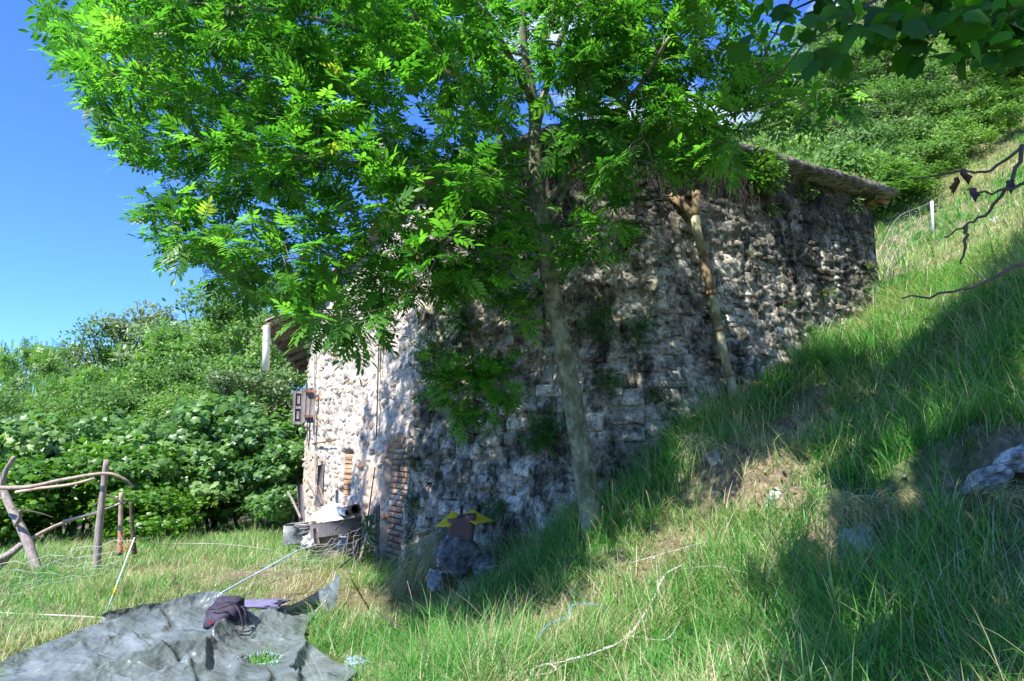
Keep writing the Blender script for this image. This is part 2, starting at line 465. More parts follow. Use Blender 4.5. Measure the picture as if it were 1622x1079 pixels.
M['brick'] = simple('brick', [(0.2, (0.24, 0.14, 0.08)), (0.5, (0.40, 0.26, 0.16)), (0.8, (0.50, 0.38, 0.26))], 9, 0.9, 0.6, 0.008, (1, 1, 1), 0.4)
M['rust'] = simple('rust', [(0.25, (0.05, 0.02, 0.012)), (0.5, (0.16, 0.06, 0.03)), (0.8, (0.30, 0.14, 0.07))], 9, 0.85, 0.5, 0.004)
M['bin'] = simple('rusty_bin', [(0.25, (0.05, 0.03, 0.028)), (0.5, (0.11, 0.06, 0.055)), (0.8, (0.24, 0.15, 0.14))], 5, 0.6, 0.3, 0.004)
M['slab'] = simple('concrete_slab', [(0.35, (0.03, 0.028, 0.025)), (0.5, (0.14, 0.13, 0.115)), (0.68, (0.34, 0.31, 0.27))], 11, 0.95, 1.0, 0.05, detail=10)
M['lichen'] = simple('yellow_lichen', [(0.3, (0.08, 0.065, 0.03)), (0.7, (0.30, 0.22, 0.06))], 9, 0.95, 0.6, 0.01)
M['rock'] = simple('rock', [(0.25, (0.05, 0.05, 0.048)), (0.45, (0.20, 0.20, 0.195)), (0.62, (0.42, 0.42, 0.41)), (0.8, (0.62, 0.62, 0.60))], 6, 0.9, 0.9, 0.03)
M['dark_rock'] = simple('dark_rock', [(0.3, (0.025, 0.025, 0.025)), (0.46, (0.09, 0.09, 0.088)), (0.56, (0.16, 0.16, 0.16)), (0.66, (0.5, 0.51, 0.52))], 7, 0.9, 0.9, 0.03)
M['white_rock'] = simple('white_rock', [(0.32, (0.08, 0.08, 0.075)), (0.45, (0.30, 0.30, 0.29)), (0.58, (0.58, 0.59, 0.59)), (0.75, (0.72, 0.73, 0.73))], 11, 0.9, 1.0, 0.05, detail=10)
M['pipe'] = simple('cement_pipe', [(0.3, (0.13, 0.12, 0.055)), (0.5, (0.30, 0.28, 0.15)), (0.75, (0.48, 0.46, 0.32))], 6, 0.8, 0.3, 0.004)
M['pipe_rust'] = simple('rusty_pipe', [(0.3, (0.09, 0.055, 0.03)), (0.5, (0.21, 0.14, 0.07)), (0.75, (0.38, 0.33, 0.19))], 7, 0.75, 0.3, 0.004)
M['white'] = simple('white_paint', [(0.3, (0.6, 0.6, 0.58)), (0.7, (0.80, 0.80, 0.78))], 5, 0.5, 0.1, 0.002)
M['white_sheet'] = simple('white_sheet', [(0.3, (0.70, 0.70, 0.68)), (0.6, (0.82, 0.82, 0.80))], 3, 0.45, 0.2, 0.004)
M['tarp'] = tarp_mat()
M['bag'] = simple('bag_cloth', [(0.3, (0.018, 0.014, 0.03)), (0.7, (0.045, 0.035, 0.065))], 14, 0.75, 0.4, 0.006)
M['red'] = simple('red_patch', [(0.3, (0.5, 0.03, 0.03)), (0.7, (0.6, 0.05, 0.05))], 14, 0.6, 0.1, 0.002)
M['purple'] = simple('purple_cloth', [(0.3, (0.10, 0.095, 0.18)), (0.7, (0.17, 0.165, 0.29))], 9, 0.8, 0.4, 0.006)
M['yellow'] = simple('yellow_plastic', [(0.3, (0.62, 0.44, 0.01)), (0.7, (0.74, 0.56, 0.02))], 5, 0.4, 0.2, 0.004)
M['blue'] = simple('blue_print', [(0.3, (0.02, 0.05, 0.40)), (0.7, (0.03, 0.08, 0.50))], 5, 0.4, 0.1, 0.002)
M['pale_print'] = simple('pale_print', [(0.3, (0.55, 0.60, 0.68)), (0.7, (0.70, 0.74, 0.78))], 5, 0.4, 0.1, 0.002)
M['black'] = simple('black_plastic', [(0.3, (0.01, 0.01, 0.01)), (0.7, (0.03, 0.03, 0.03))], 5, 0.5, 0.1, 0.002)
M['grey_tube'] = simple('grey_tube', [(0.3, (0.20, 0.24, 0.26)), (0.7, (0.36, 0.42, 0.44))], 5, 0.45, 0.1, 0.002)
M['cord'] = simple('white_cord', [(0.3, (0.34, 0.32, 0.30)), (0.7, (0.58, 0.56, 0.53))], 30, 0.8, 0.6, 0.003)
M['blue_cord'] = simple('blue_cord', [(0.3, (0.25, 0.42, 0.62)), (0.7, (0.55, 0.70, 0.82))], 30, 0.7, 0.6, 0.003)
M['deep_blue_cord'] = simple('deep_blue_cord', [(0.3, (0.05, 0.18, 0.50)), (0.7, (0.20, 0.45, 0.70))], 30, 0.7, 0.6, 0.003)
M['mint'] = simple('mint_rod', [(0.3, (0.35, 0.62, 0.48)), (0.7, (0.45, 0.72, 0.58))], 30, 0.5, 0.2, 0.003)
M['orange'] = simple('orange_netting', [(0.3, (0.40, 0.10, 0.03)), (0.7, (0.60, 0.18, 0.06))], 30, 0.7, 0.2, 0.003)
M['wire'] = simple('grey_wire', [(0.3, (0.30, 0.28, 0.25)), (0.7, (0.50, 0.47, 0.43))], 30, 0.6, 0.2, 0.003)
M['tile'] = simple('clay_tile', [(0.25, (0.12, 0.07, 0.045)), (0.5, (0.30, 0.17, 0.11)), (0.8, (0.46, 0.32, 0.24))], 8, 0.9, 0.5, 0.008, (1, 1, 1), 0.4)
M['crumb'] = simple('soil_crumb', [(0.2, (0.07, 0.05, 0.03)), (0.5, (0.20, 0.15, 0.10)), (0.8, (0.42, 0.38, 0.32))], 20, 0.95, 0.4, 0.005, (1, 1, 1), 0.6)

# ------------------------------------------------------------------ terrain
CP = [(-6, 1, 0), (-6, 5, -.02), (-6, 9, -.08), (-6, 13, -.2), (-3, 2, 0), (-3, 6, 0), (-3, 9, 0), (-2.5, 12, 0), (0, 0, 0), (-2, 0, 0),
      (-1.4, 4.5, 0.02), (-0.6, 7.4, 0.05), (-4, 14, -.1), (3, 0, 1.0), (5, 0, 2.0), (0, -6, -0.3), (8, -6, 3.5), (-10, 16, -0.6), (-14, 6, -0.5),
      (-2, 20, 0.2), (-12, 30, -1.0), (2, 13, 1.8), (0, 16, 2.0), (7, 13.0, 4.9), (4, 18, 3.0), (0, 30, 3), (12, 30, 11.5), (20, 32, 18), (30, 30, 25), (18, 50, 24), (40, 50, 45),
      (5, 45, 8), (-25, 45, -3), (-45, 20, -3), (-60, -20, -4), (-60, 90, -8), (0, 95, 10), (90, 90, 75), (90, 0, 50), (60, -50, 25), (0, -50, -2), (-60, -60, -4), (15, 4, 9), (30, 12, 20)]
for px, py, Y in [(640, 905, 9.0), (720, 915, 8.3), (790, 888, 7.9), (940, 850, 6.6), (1040, 765, 7.2), (1140, 640, 7.8), (1250, 578, 8.7), (1400, 482, 10.0),
                  (811, 1079, 4.5), (1000, 1079, 3.9), (1200, 1079, 3.3), (1400, 1079, 2.9), (1622, 1079, 2.6), (1000, 950, 5.3), (1200, 900, 4.8),
                  (1400, 905, 4.0), (1600, 910, 3.4), (1600, 760, 4.0), (1350, 790, 4.9), (1380, 740, 5.2), (1150, 740, 6.2), (1300, 650, 7.0), (1500, 560, 6.5),
                  (1622, 480, 6.3), (1500, 490, 8.0), (1622, 390, 8.5), (1430, 420, 13), (1477, 368, 17), (1622, 345, 13), (1400, 345, 19), (1622, 225, 24), (850, 950, 6.3)]:
    p = P(px, py, Y); CP.append((p.x, p.y, p.z))
CP = np.array(CP, float)
def _k(r2): return 0.5 * r2 * np.log(r2 + 1e-9)
_n = len(CP)
_A = np.zeros((_n + 3, _n + 3)); _d2 = ((CP[:, None, :2] - CP[None, :, :2]) ** 2).sum(-1)
_A[:_n, :_n] = _k(_d2) + np.eye(_n) * 0.02
_A[:_n, _n] = 1; _A[:_n, _n + 1:] = CP[:, :2]; _A[_n, :_n] = 1; _A[_n + 1:, :_n] = CP[:, :2].T
_w = np.linalg.solve(_A, np.concatenate([CP[:, 2], np.zeros(3)]))
def gz(x, y):
    x = np.atleast_1d(np.asarray(x, float)); y = np.atleast_1d(np.asarray(y, float))
    shp = x.shape; x = x.ravel(); y = y.ravel()
    xc = np.clip(x, -60, 90); yc = np.clip(y, -60, 95)
    z = np.zeros(len(x))
    for s in range(0, len(x), 40000):
        a = xc[s:s + 40000]; b = yc[s:s + 40000]
        d2 = (a[:, None] - CP[None, :, 0]) ** 2 + (b[:, None] - CP[None, :, 1]) ** 2
        z[s:s + 40000] = _k(d2) @ _w[:_n] + _w[_n] + a * _w[_n + 1] + b * _w[_n + 2]
    slope = np.clip((x + 0.5) / 3.0, 0, 1) * np.clip((12 - y) / 3, 0, 1)
    z += slope * ((fbm(x * 1.1, y * 1.1, 3, 3) - 0.5) * 0.34) + (fbm(x * 2.3, y * 2.3, 9, 3) - 0.5) * 0.07
    # little worn ledges across the bank
    t = fbm(x * 0.5, y * 0.5, 21, 2) * 1.5 + z * 1.35
    st = t - np.floor(t); st = st * st * (3 - 2 * st)
    z += slope * (st - (t - np.floor(t))) * 0.34
    z += slope * (np.clip(fbm(x * 3.1, y * 3.1, 25, 2) - .5, 0, 1)) * .30
    for (ax_, ay_, bx_, by_, dep) in LEDGES:
        L_ = math.hypot(bx_ - ax_, by_ - ay_); ux, uy = (bx_ - ax_) / L_, (by_ - ay_) / L_
        t_ = ((x - ax_) * ux + (y - ay_) * uy) / L_; d_ = (x - ax_) * uy - (y - ay_) * ux + (fbm(x * 3, y * 3, 27, 2) - .5) * .25
        e_ = np.clip(np.minimum(t_ + .1, 1.1 - t_) * 6, 0, 1)
        z += e_ * dep * (-np.where(d_ > 0, np.exp(-(d_ / .38) ** 2), 0) * np.clip(d_ / .07, 0, 1) + .45 * np.where(d_ <= 0, np.exp(-(d_ / .35) ** 2), np.exp(-(d_ / .05) ** 2)))
    return z.reshape(shp)
LEDGES = []
for q_ in (((1300, 835, 4.75), (1560, 815, 4.35), .30), ((1085, 700, 6.3), (1255, 790, 5.45), .20), ((1540, 800, 4.2), (1700, 700, 3.9), .28)):
    a_ = P(*q_[0]); b_ = P(*q_[1]); LEDGES.append((a_.x, a_.y, b_.x, b_.y, q_[2]))
def g1(x, y): return float(gz(x, y)[0])

def axis(lo, hi, step, far0, far1):
    a = list(np.arange(lo, hi + 1e-6, step)); s = step; v = hi
    while v < far1: s *= 1.13; v += s; a.append(v)
    s = step; v = lo; pre = []
    while v > far0: s *= 1.13; v -= s; pre.append(v)
    return np.array(pre[::-1] + a)
gx = axis(-5.5, 7.5, 0.075, -400, 400); gy = axis(2, 12, 0.075, -300, 500)
GX, GY = np.meshgrid(gx, gy)
GZ = gz(GX, GY)
# the worn path and the bare patch by the corner
def bare(x, y):
    def seg(x0, y0, x1, y1, w):
        dx, dy = x1 - x0, y1 - y0; t = np.clip(((x - x0) * dx + (y - y0) * dy) / (dx * dx + dy * dy), 0, 1)
        return np.clip(1.3 - np.hypot(x - x0 - t * dx, y - y0 - t * dy) / w, 0, 1)
    a = np.maximum(seg(-2.3, 7.9, -0.3, 7.5, 0.62), seg(2.7, 6.6, 3.3, 7.3, 0.28))
    a = np.maximum(a, 0.75 * seg(0.4, 5.6, 1.3, 5.6, 0.5))
    a = np.maximum(a, 0.6 * seg(-4.5, 8.9, -2.6, 8.6, 0.7))
    a = np.maximum(a, 0.6 * seg(1.9, 5.7, 2.6, 6.5, 0.4))
    a = np.maximum(a, 0.5 * seg(-0.2, 6.2, 0.2, 5.0, 0.4))
    for (ax_, ay_, bx_, by_, dep) in LEDGES:
        a = np.maximum(a, .36 * seg(ax_ + .03, ay_ - .12, bx_ + .03, by_ - .12, .15))
    return np.clip(a * (0.5 + fbm(x * 2.5, y * 2.5, 40, 3)), 0, 1)
ny, nx = GX.shape
ii = np.arange(ny - 1)[:, None] * nx + np.arange(nx - 1)[None, :]
Q = np.stack([ii, ii + 1, ii + nx + 1, ii + nx], -1).reshape(-1, 4)
link('ground', make_mesh('ground', np.stack([GX, GY, GZ], -1).reshape(-1, 3), Q, {'bare': bare(GX, GY).ravel()}, True, M['ground']), kind='structure')

# ------------------------------------------------------------------ the stone building
def bez(p0, p1, p2, n):
    t = np.linspace(0, 1, n)[:, None]; return (1 - t) ** 2 * p0 + 2 * t * (1 - t) * p1 + t * t * p2
A0, A1 = np.array((-1.37, 9.0)), np.array((-1.10, 9.45))
B0, B1 = np.array((1.62, 6.95)), np.array((1.22, 7.75))
C0, C1 = np.array((5.58, 9.95)), np.array((5.62, 10.25))
D0 = np.array((-3.72, 12.4)); D1 = D0.copy()
ZT = 5.40
def path(a, b, c, d):
    f = 0.30
    return np.vstack([np.linspace(d, a, 40)[:-1], np.linspace(a, a + (b - a) * (1 - f), 26)[:-1],
                      bez(a + (b - a) * (1 - f), b, b + (c - b) * f, 20)[:-1], np.linspace(b + (c - b) * f, c, 34)])
PB = path(A0, B0, C0, D0); PT = path(A1, B1, C1, D1)
_seg = np.r_[0, np.cumsum(np.linalg.norm(np.diff((PB + PT) / 2, axis=0), axis=1))]
SL = _seg[-1]; SA = _seg[39]            # arc length at the corner A
def plan(s, z):
    w = np.clip(z / ZT, -0.1, 1.05)
    bx = np.interp(s, _seg, PB[:, 0]); by = np.interp(s, _seg, PB[:, 1])
    tx = np.interp(s, _seg, PT[:, 0]); ty = np.interp(s, _seg, PT[:, 1])
    return bx * (1 - w) + tx * w, by * (1 - w) + ty * w
def wnorm(s, z):
    x0, y0 = plan(s - 0.06, z); x1, y1 = plan(s + 0.06, z)
    dx, dy = x1 - x0, y1 - y0; l = np.hypot(dx, dy) + 1e-9
    nxv, nyv = dy / l, -dx / l
    xa, ya = plan(s, z - 0.2); xb, yb = plan(s, z + 0.2)
    nzv = -((xb - xa) * nxv + (yb - ya) * nyv) / 0.4
    v = np.stack([nxv, nyv, nzv], -1); return v / np.linalg.norm(v, axis=-1)[..., None], np.stack([dx / l, dy / l, 0 * dx], -1)
def wtop(s):
    return np.where(s < SA, 3.95 + (5.25 - 3.95) * s / SA, ZT)
DOOR = None
def disp(s, z):
    left = s < SA
    big = (fbm(s * 0.9, z * 0.9, 61, 3) - 0.5)
    mid = (fbm(s * 4.5, z * 5.0, 62, 4) - 0.5)
    fin = (fbm(s * 16, z * 16, 63, 3) - 0.5)
    d1, d2 = worley(s * 5.2, z * 6.5, 5)
    e1, e2 = worley(s * 2.7, z * 3.6, 8)
    crack = np.clip((d2 - d1) * 4, 0, 1); crackb = np.clip((e2 - e1) * 5, 0, 1)
    pits = np.clip((fbm(s * 9, z * 9, 77, 2) - 0.62) * 6, 0, 1)
    chip = np.abs(fbm(s * 11, z * 13, 64, 3) - .5) * 2
    lf = mid * 0.025 + fin * 0.025 - 0.045 * pits
    blk = (hash2(np.floor(s * 7 + .6 * np.sin(z * 9)), np.floor(z * 13 + .8 * np.sin(s * 3)), 5) - .5) * np.clip(fbm(s * 1.5, z * 1.5, 99, 2) * 3 - 1, 0, 1)
    rt = big * 0.26 + mid * 0.06 + fin * 0.035 + crackb * 0.02 + chip * .02 - 0.05 * pits + blk * .035
    w = np.clip((s - SA - 0.02) / 0.5, 0, 1)
    return lf * (1 - w) + rt * w
def wallpt(s, z, off=0.0, rough=True):
    s = np.atleast_1d(np.asarray(s, float)); z = np.atleast_1d(np.asarray(z, float))
    x, y = plan(s, z); n, tg = wnorm(s, z)
    d = off + (disp(s, z) if rough else 0)
    return np.stack([x, y, z], -1) + n * np.asarray(d)[..., None], n, tg
# lookup: where on the wall does the photograph show px, py
_gs, _gzv = np.meshgrid(np.linspace(0, SL, 500), np.linspace(-0.3, ZT, 220))
_wx, _wy, _wf = proj(np.stack([*plan(_gs, _gzv), _gzv], -1))
def on_wall(px, py):
    k = np.argmin((_wx - px) ** 2 + (_wy - py) ** 2)
    return float(_gs.ravel()[k]), float(_gzv.ravel()[k])

s_da, z_da = on_wall(601, 890); s_db, _ = on_wall(632, 890); _, z_dt = on_wall(617, 700)
z_da = 0.0; dc = (s_da + s_db) / 2; dw = (s_db - s_da) / 2 * 1.12; zspring = z_dt - dw
s_na, z_n1 = on_wall(541, 712); s_nb, z_n0 = on_wall(554, 786)
def in_door(s, z, g=0.0):
    return ((np.abs(s - dc) < dw - g) & (z < zspring) & (z > -1)) | ((s - dc) ** 2 + (z - zspring) ** 2 < (dw - g) ** 2) & (z >= zspring)
def in_niche(s, z): return (s > s_na) & (s < s_nb) & (z > z_n0) & (z < z_n1)

bl = thing('stone_building', 'old rubble stone farm building with leaning walls and a concrete roof slab', 'building', (0.5, 10.5, 0))
us = np.concatenate([np.arange(0, SL, 0.027), [SL]]); vs_ = np.linspace(0, 1, 210)
S_, Vv = np.meshgrid(us, vs_)
zb = -0.5 + np.clip(S_ - SA - 1.5, 0, 99) * 0.30
Zw = zb + (wtop(S_) - zb) * Vv
pw, nw, tw_ = wallpt(S_.ravel(), Zw.ravel())
rec = np.where(in_door(S_, Zw), -0.17, 0) + np.where(in_niche(S_, Zw), -0.12, 0)
pw = pw + nw * rec.ravel()[:, None]
h_, w_ = S_.shape
ii = np.arange(h_ - 1)[:, None] * w_ + np.arange(w_ - 1)[None, :]
Q = np.stack([ii, ii + 1, ii + w_ + 1, ii + w_], -1).reshape(-1, 4)
def creamf(s, z):
    c = np.clip(((SA - 0.12) - s) / 0.10 + (fbm(s * 3, z * 3, 91, 3) - .5) * 2.5, 0, 1)
    return c
def topdarkf(s, z):  # darker towards the wall top below the slab, weaker at the far end
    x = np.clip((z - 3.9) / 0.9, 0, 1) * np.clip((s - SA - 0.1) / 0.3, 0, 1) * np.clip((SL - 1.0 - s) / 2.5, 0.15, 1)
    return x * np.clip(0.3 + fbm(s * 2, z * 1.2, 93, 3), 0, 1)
wall_o = link('wall', make_mesh('wall', pw, Q, {'cream': creamf(S_, Zw).ravel(), 'soot': topdarkf(S_, Zw).ravel(), 'rnd': np.full(S_.size, .5)}, False, M['wall']), bl)
# back and far side walls
mb = MB()
bk = [(C1[0], C1[1]), (4.9, 14.5), (-4.2, 15.8), (D0[0], D0[1])]
for (x0, y0), (x1, y1), za, zc in ((bk[0], bk[1], ZT, ZT), (bk[1], bk[2], ZT, 3.7), (bk[2], bk[3], 3.4, 3.95)):
    for kk in range(6):
        t0, t1 = kk / 6, (kk + 1) / 6
        a = (x0 + (x1 - x0) * t0, y0 + (y1 - y0) * t0); b = (x0 + (x1 - x0) * t1, y0 + (y1 - y0) * t1)
        ha = za + (zc - za) * t0; hb = za + (zc - za) * t1
        mb.add([(a[0], a[1], -1), (b[0], b[1], -1), (b[0], b[1], hb), (a[0], a[1], ha)], None, [(0, 1, 2, 3)])
me = mb.mesh('back_wall', M['wall'])
for k_, v_ in (('cream', 0.3), ('soot', 0.0)):
    at = me.attributes.new(k_, 'FLOAT', 'POINT'); at.data.foreach_set('value', np.full(len(me.vertices), v_, dtype=np.float32))
link('back_wall', me, bl)

# rubble stones: irregular cells packed against each other, faces proud of the mortar and slightly tilted
stones = []
def clip(poly, mx_, my_, nx_, ny_):
    out = []; n = len(poly)
    for i in range(n):
        a = poly[i]; b = poly[(i + 1) % n]
        da = (a[0] - mx_) * nx_ + (a[1] - my_) * ny_; db = (b[0] - mx_) * nx_ + (b[1] - my_) * ny_
        if da <= 0: out.append(a)
        if (da < 0 < db) or (db < 0 < da):
            t = da / (da - db); out.append((a[0] + (b[0] - a[0]) * t, a[1] + (b[1] - a[1]) * t))
    return out
def lay_stones(s0, s1, zlo, zhi, w, h, proud, skip, seed, joint, jit=.40, drop=.16):
    r = random.Random(seed); nx_ = int((s1 - s0) / w) + 1; nz_ = int((zhi - zlo) / h) + 1
    g = {}
    for j in range(-1, nz_ + 1):
        for i in range(-1, nx_ + 1):
            if r.random() > drop: g[(i, j)] = (i + .5 * (j % 2) + r.uniform(-jit, jit), j + r.uniform(-jit, jit) * .75)
    for (i, j), c_ in g.items():
        if i < 0 or j < 0 or i >= nx_ or j >= nz_ or r.random() < skip: continue
        poly = [(c_[0] - 1.1, c_[1] - 1), (c_[0] + 1.1, c_[1] - 1), (c_[0] + 1.1, c_[1] + 1), (c_[0] - 1.1, c_[1] + 1)]
        for a in range(-3, 4):
            for b in range(-2, 3):
                q = g.get((i + a, j + b))
                if q is None or q is c_: continue
                poly = clip(poly, (c_[0] + q[0]) / 2, (c_[1] + q[1]) / 2, q[0] - c_[0], q[1] - c_[1])
        pts = [(s0 + x * w, zlo + y * h) for x, y in poly]
        cx_ = sum(p[0] for p in pts) / len(pts); cy_ = sum(p[1] for p in pts) / len(pts)
        sz = math.sqrt(max(sum(pts[k][0] * pts[(k + 1) % len(pts)][1] - pts[(k + 1) % len(pts)][0] * pts[k][1] for k in range(len(pts))) / 2, 1e-6))
        if sz < 0.03: continue
        f = max(1 - joint * r.uniform(.6, 1.8) / sz * 2, .35)
        # cut the corners so the outline is broken, not a clean polygon
        rg = []
        for k in range(len(pts)):
            a = pts[k]; b = pts[(k + 1) % len(pts)]; l_ = math.hypot(a[0] - b[0], a[1] - b[1])
            if l_ < .02: continue
            for t in ((.22, .78) if l_ > .05 else (.5,)):
                rg.append(((a[0] + (b[0] - a[0]) * t - cx_) * f + r.uniform(-.006, .006), (a[1] + (b[1] - a[1]) * t - cy_) * f + r.uniform(-.006, .006)))
        if len(rg) < 4: continue
        rg = rg[:14]
        stones.append((cx_, cy_, sz * .5, sz * .5, r.uniform(*proud), rg, r.random(), (r.uniform(-.12, .12), r.uniform(-.16, .10))))
lay_stones(0.0, SA - 0.02, -0.2, 5.2, .13, .075, (-0.004, 0.013), .48, 1, .006, .44)
lay_stones(SA - 0.04, SA + 0.30, -0.2, 5.2, .17, .15, (0.01, 0.035), .15, 2, .010)
def lay_blocks(s0, s1, zlo, zhi, hr, wr, proud, skip, seed, joint):
    r = random.Random(seed); z = zlo
    while z < zhi:
        h = r.uniform(*hr); x = s0 - r.random() * .3
        while x < s1:
            w = r.uniform(*wr); hh_ = h * r.uniform(.86, 1.0)
            if r.random() > skip:
                sh = .045 * math.sin(x * 1.7 + z) + .03 * math.sin(x * 4.1 + z * 2)
                a, b = w / 2 - joint, hh_ / 2 - joint; k = r.uniform(.06, .30) * b; rg = []
                for sx_, sy_, fl in ((1, -1, 0), (1, 1, 1), (-1, 1, 0), (-1, -1, 1)):
                    p1 = (sx_ * (a - k), sy_ * b); p2 = (sx_ * a, sy_ * (b - k))
                    rg += [p2, p1] if fl else [p1, p2]
                rg = [(px_ + r.uniform(-.012, .012), py_ + r.uniform(-.012, .012)) for px_, py_ in rg]
                # midpoints break the straight edges
                q = []
                for m_ in range(8):
                    u_, v_ = rg[m_], rg[(m_ + 1) % 8]; q.append(u_)
                    if math.hypot(u_[0] - v_[0], u_[1] - v_[1]) > .09: q.append(((u_[0] + v_[0]) / 2 + r.uniform(-.014, .014), (u_[1] + v_[1]) / 2 + r.uniform(-.014, .014)))
                stones.append((x + w / 2, z + h / 2 + sh, w / 2, h / 2, r.uniform(*proud), q, r.random(), (r.uniform(-.10, .10), r.uniform(-.2, .05))))
            x += w
        z += h
lay_blocks(SA + 0.28, SA + 3.5, -0.1, 2.7, (.10, .22), (.13, .46), (0.0, 0.045), .24, 3, .006)
lay_blocks(SA + 0.28, SA + 3.5, 2.7, 5.2, (.09, .17), (.12, .34), (0.0, 0.03), .62, 4, .007)
lay_blocks(SA + 3.4, SL, 0.6, 5.2, (.05, .15), (.07, .27), (-0.01, 0.03), .62, 5, .004)
lay_stones(SA + 3.4, SL, 0.6, 5.2, .14, .08, (-0.005, 0.028), .70, 15, .006)
# edge stones of the arch
for k in range(13):
    a = math.pi * (k + 0.5) / 13
    ca, sa_ = math.cos(a), math.sin(a)
    rg = [(x * ca - y * sa_, x * sa_ + y * ca) for x, y in ((-.06, -.025), (.06, -.033), (.06, .033), (-.06, .025))]
    stones.append((dc + (dw + 0.07) * ca, zspring + (dw + 0.07) * sa_, .06, .05, 0.03, rg, 0.85 + 0.15 * random.random(), (0, 0)))
SV = []; SI = []
for st in stones:
    s, z, a, b, pr, ring, rd, rot = st
    if in_door(np.array(s), np.array(z)) or (s_na - a < s < s_nb + a and z_n0 - b < z < z_n1 + b): 
        if not (abs(math.hypot(s - dc, z - zspring) - dw - 0.07) < 0.01): continue
    if abs(s - dc) < dw + a - 0.02 and z < zspring: continue
    if abs(abs(math.hypot(s - dc, z - zspring) - dw) - .07) < .10 and z > zspring and len(ring) != 4: continue
    if z + b > wtop(np.array(s)) - 0.05: continue
    base = wallpt(s, z)[0][0]
    if g1(base[0], base[1]) > z + 0.1: continue
    SI.append(st)
def stone_mesh(st):
    s, z, a, b, pr, ring, rd, rot = st
    r = random.Random(int(s * 9999 + z * 777)); n = len(ring)
    def hh(x, y): return pr + rot[0] * x + rot[1] * y
    pts = [(x * 1.02, y * 1.02, -0.07) for x, y in ring] + [(x, y, hh(x, y) * .75 - .006 + r.uniform(-.004, .004)) for x, y in ring]
    pts += [(x * .90 + r.uniform(-.05, .05) * a, y * .87 + r.uniform(-.05, .05) * b, hh(x, y) + r.uniform(-.007, .007)) for x, y in ring]
    pts.append((r.uniform(-.2, .2) * a, r.uniform(-.2, .2) * b, pr * r.uniform(.75, 1.2) + r.uniform(-.006, .008)))
    c0, n0, t0 = wallpt(s, z); c0 = c0[0]; n0 = n0[0]; t0 = t0[0]; u0 = np.cross(t0, n0); u0 = -u0 if u0[2] < 0 else u0
    V = [c0 + t0 * p[0] + u0 * p[1] + n0 * p[2] for p in pts]
    Fq = [(i, (i + 1) % n, n + (i + 1) % n, n + i) for i in range(n)] + [(n + i, n + (i + 1) % n, 2 * n + (i + 1) % n, 2 * n + i) for i in range(n)]
    Ft = [(2 * n + i, 2 * n + (i + 1) % n, 3 * n) for i in range(n)]
    return np.array(V), np.array(Fq), np.array(Ft)
def seen(st):
    p = wallpt(st[0], st[1])[0][0]; f = p[1]
    n = wnorm(np.array(st[0]), np.array(st[1]))[0]
    v = np.array([0, 0, CAMZ]) - p; v /= np.linalg.norm(v)
    return st[2] * st[3] * max(np.dot(n, v), 0) / f ** 2
SI.sort(key=seen, reverse=True)
restV = []; restF = []; restT = []; ra = []; rc = []; rs = []; nn = 0
for k, st in enumerate(SI):
    V, Fq, Ft = stone_mesh(st); nv_ = len(V)
    cr = float(creamf(np.array(st[0]), np.array(st[1]))); so = float(topdarkf(np.array(st[0]), np.array(st[1])))
    if k < 295:
        link('stone', make_mesh('stone', V, [Fq, Ft], {'rnd': np.full(nv_, st[6]), 'cream': np.full(nv_, cr), 'soot': np.full(nv_, so)}, False, M['stone']), wall_o)
    else:
        restV.append(V); restF.append(Fq + nn); restT.append(Ft + nn); nn += nv_
        ra.append(np.full(nv_, st[6])); rc.append(np.full(nv_, cr)); rs.append(np.full(nv_, so))
link('small_stones', make_mesh('small_stones', np.vstack(restV), [np.vstack(restF), np.vstack(restT)], {'rnd': np.concatenate(ra), 'cream': np.concatenate(rc), 'soot': np.concatenate(rs)}, False, M['stone']), wall_o, kind='stuff')
print('stones', len(SI))

# brick infill of the arched doorway
inf = bpy.data.objects.new('brick_infill', None); COL.objects.link(inf); inf.parent = bl; inf.matrix_parent_inverse = Matrix.Translation(-bl.location)
z = -0.02; row = 0; BH = 0.078
while z < z_dt:
    zc = z + BH / 2
    hw = dw if zc < zspring else math.sqrt(max(dw * dw - (zc - zspring) ** 2, 0))
    if hw > 0.06:
        cuts = [-hw, hw * (0.28 if row % 2 else -0.25), hw] if hw > 0.15 else [-hw, hw]
        if row % 5 == 3 and hw > .2: cuts = [-hw, -hw * .35, hw * .4, hw]
        for c0_, c1_ in zip(cuts[:-1], cuts[1:]):
            sc = dc + (c0_ + c1_) / 2; hl = (c1_ - c0_) / 2 - 0.006
            p, n, tg = wallpt(sc, zc, -0.135 + random.uniform(-.010, .010), False); up = np.array([0, 0, 1.0])
            b_ = MB(); b_.bbox(p[0], tg[0] * hl, up * (BH / 2 - 0.005), n[0] * 0.05, 0.006, random.random(), 0.006)
            link('brick', b_.mesh('brick', M['brick']), inf)
    z += BH; row += 1
# orange masonry at the back of the small niche
z = z_n0
while z < z_n1 - 0.03:
    p, n, tg = wallpt((s_na + s_nb) / 2, z + .04, -0.09, False)
    b_ = MB(); b_.bbox(p[0], tg[0] * (s_nb - s_na) / 2, np.array([0, 0, .036]), n[0] * 0.03, 0.006, random.random() * .35, 0.012)
    link('brick', b_.mesh('brick', M['brick']), inf); z += 0.08

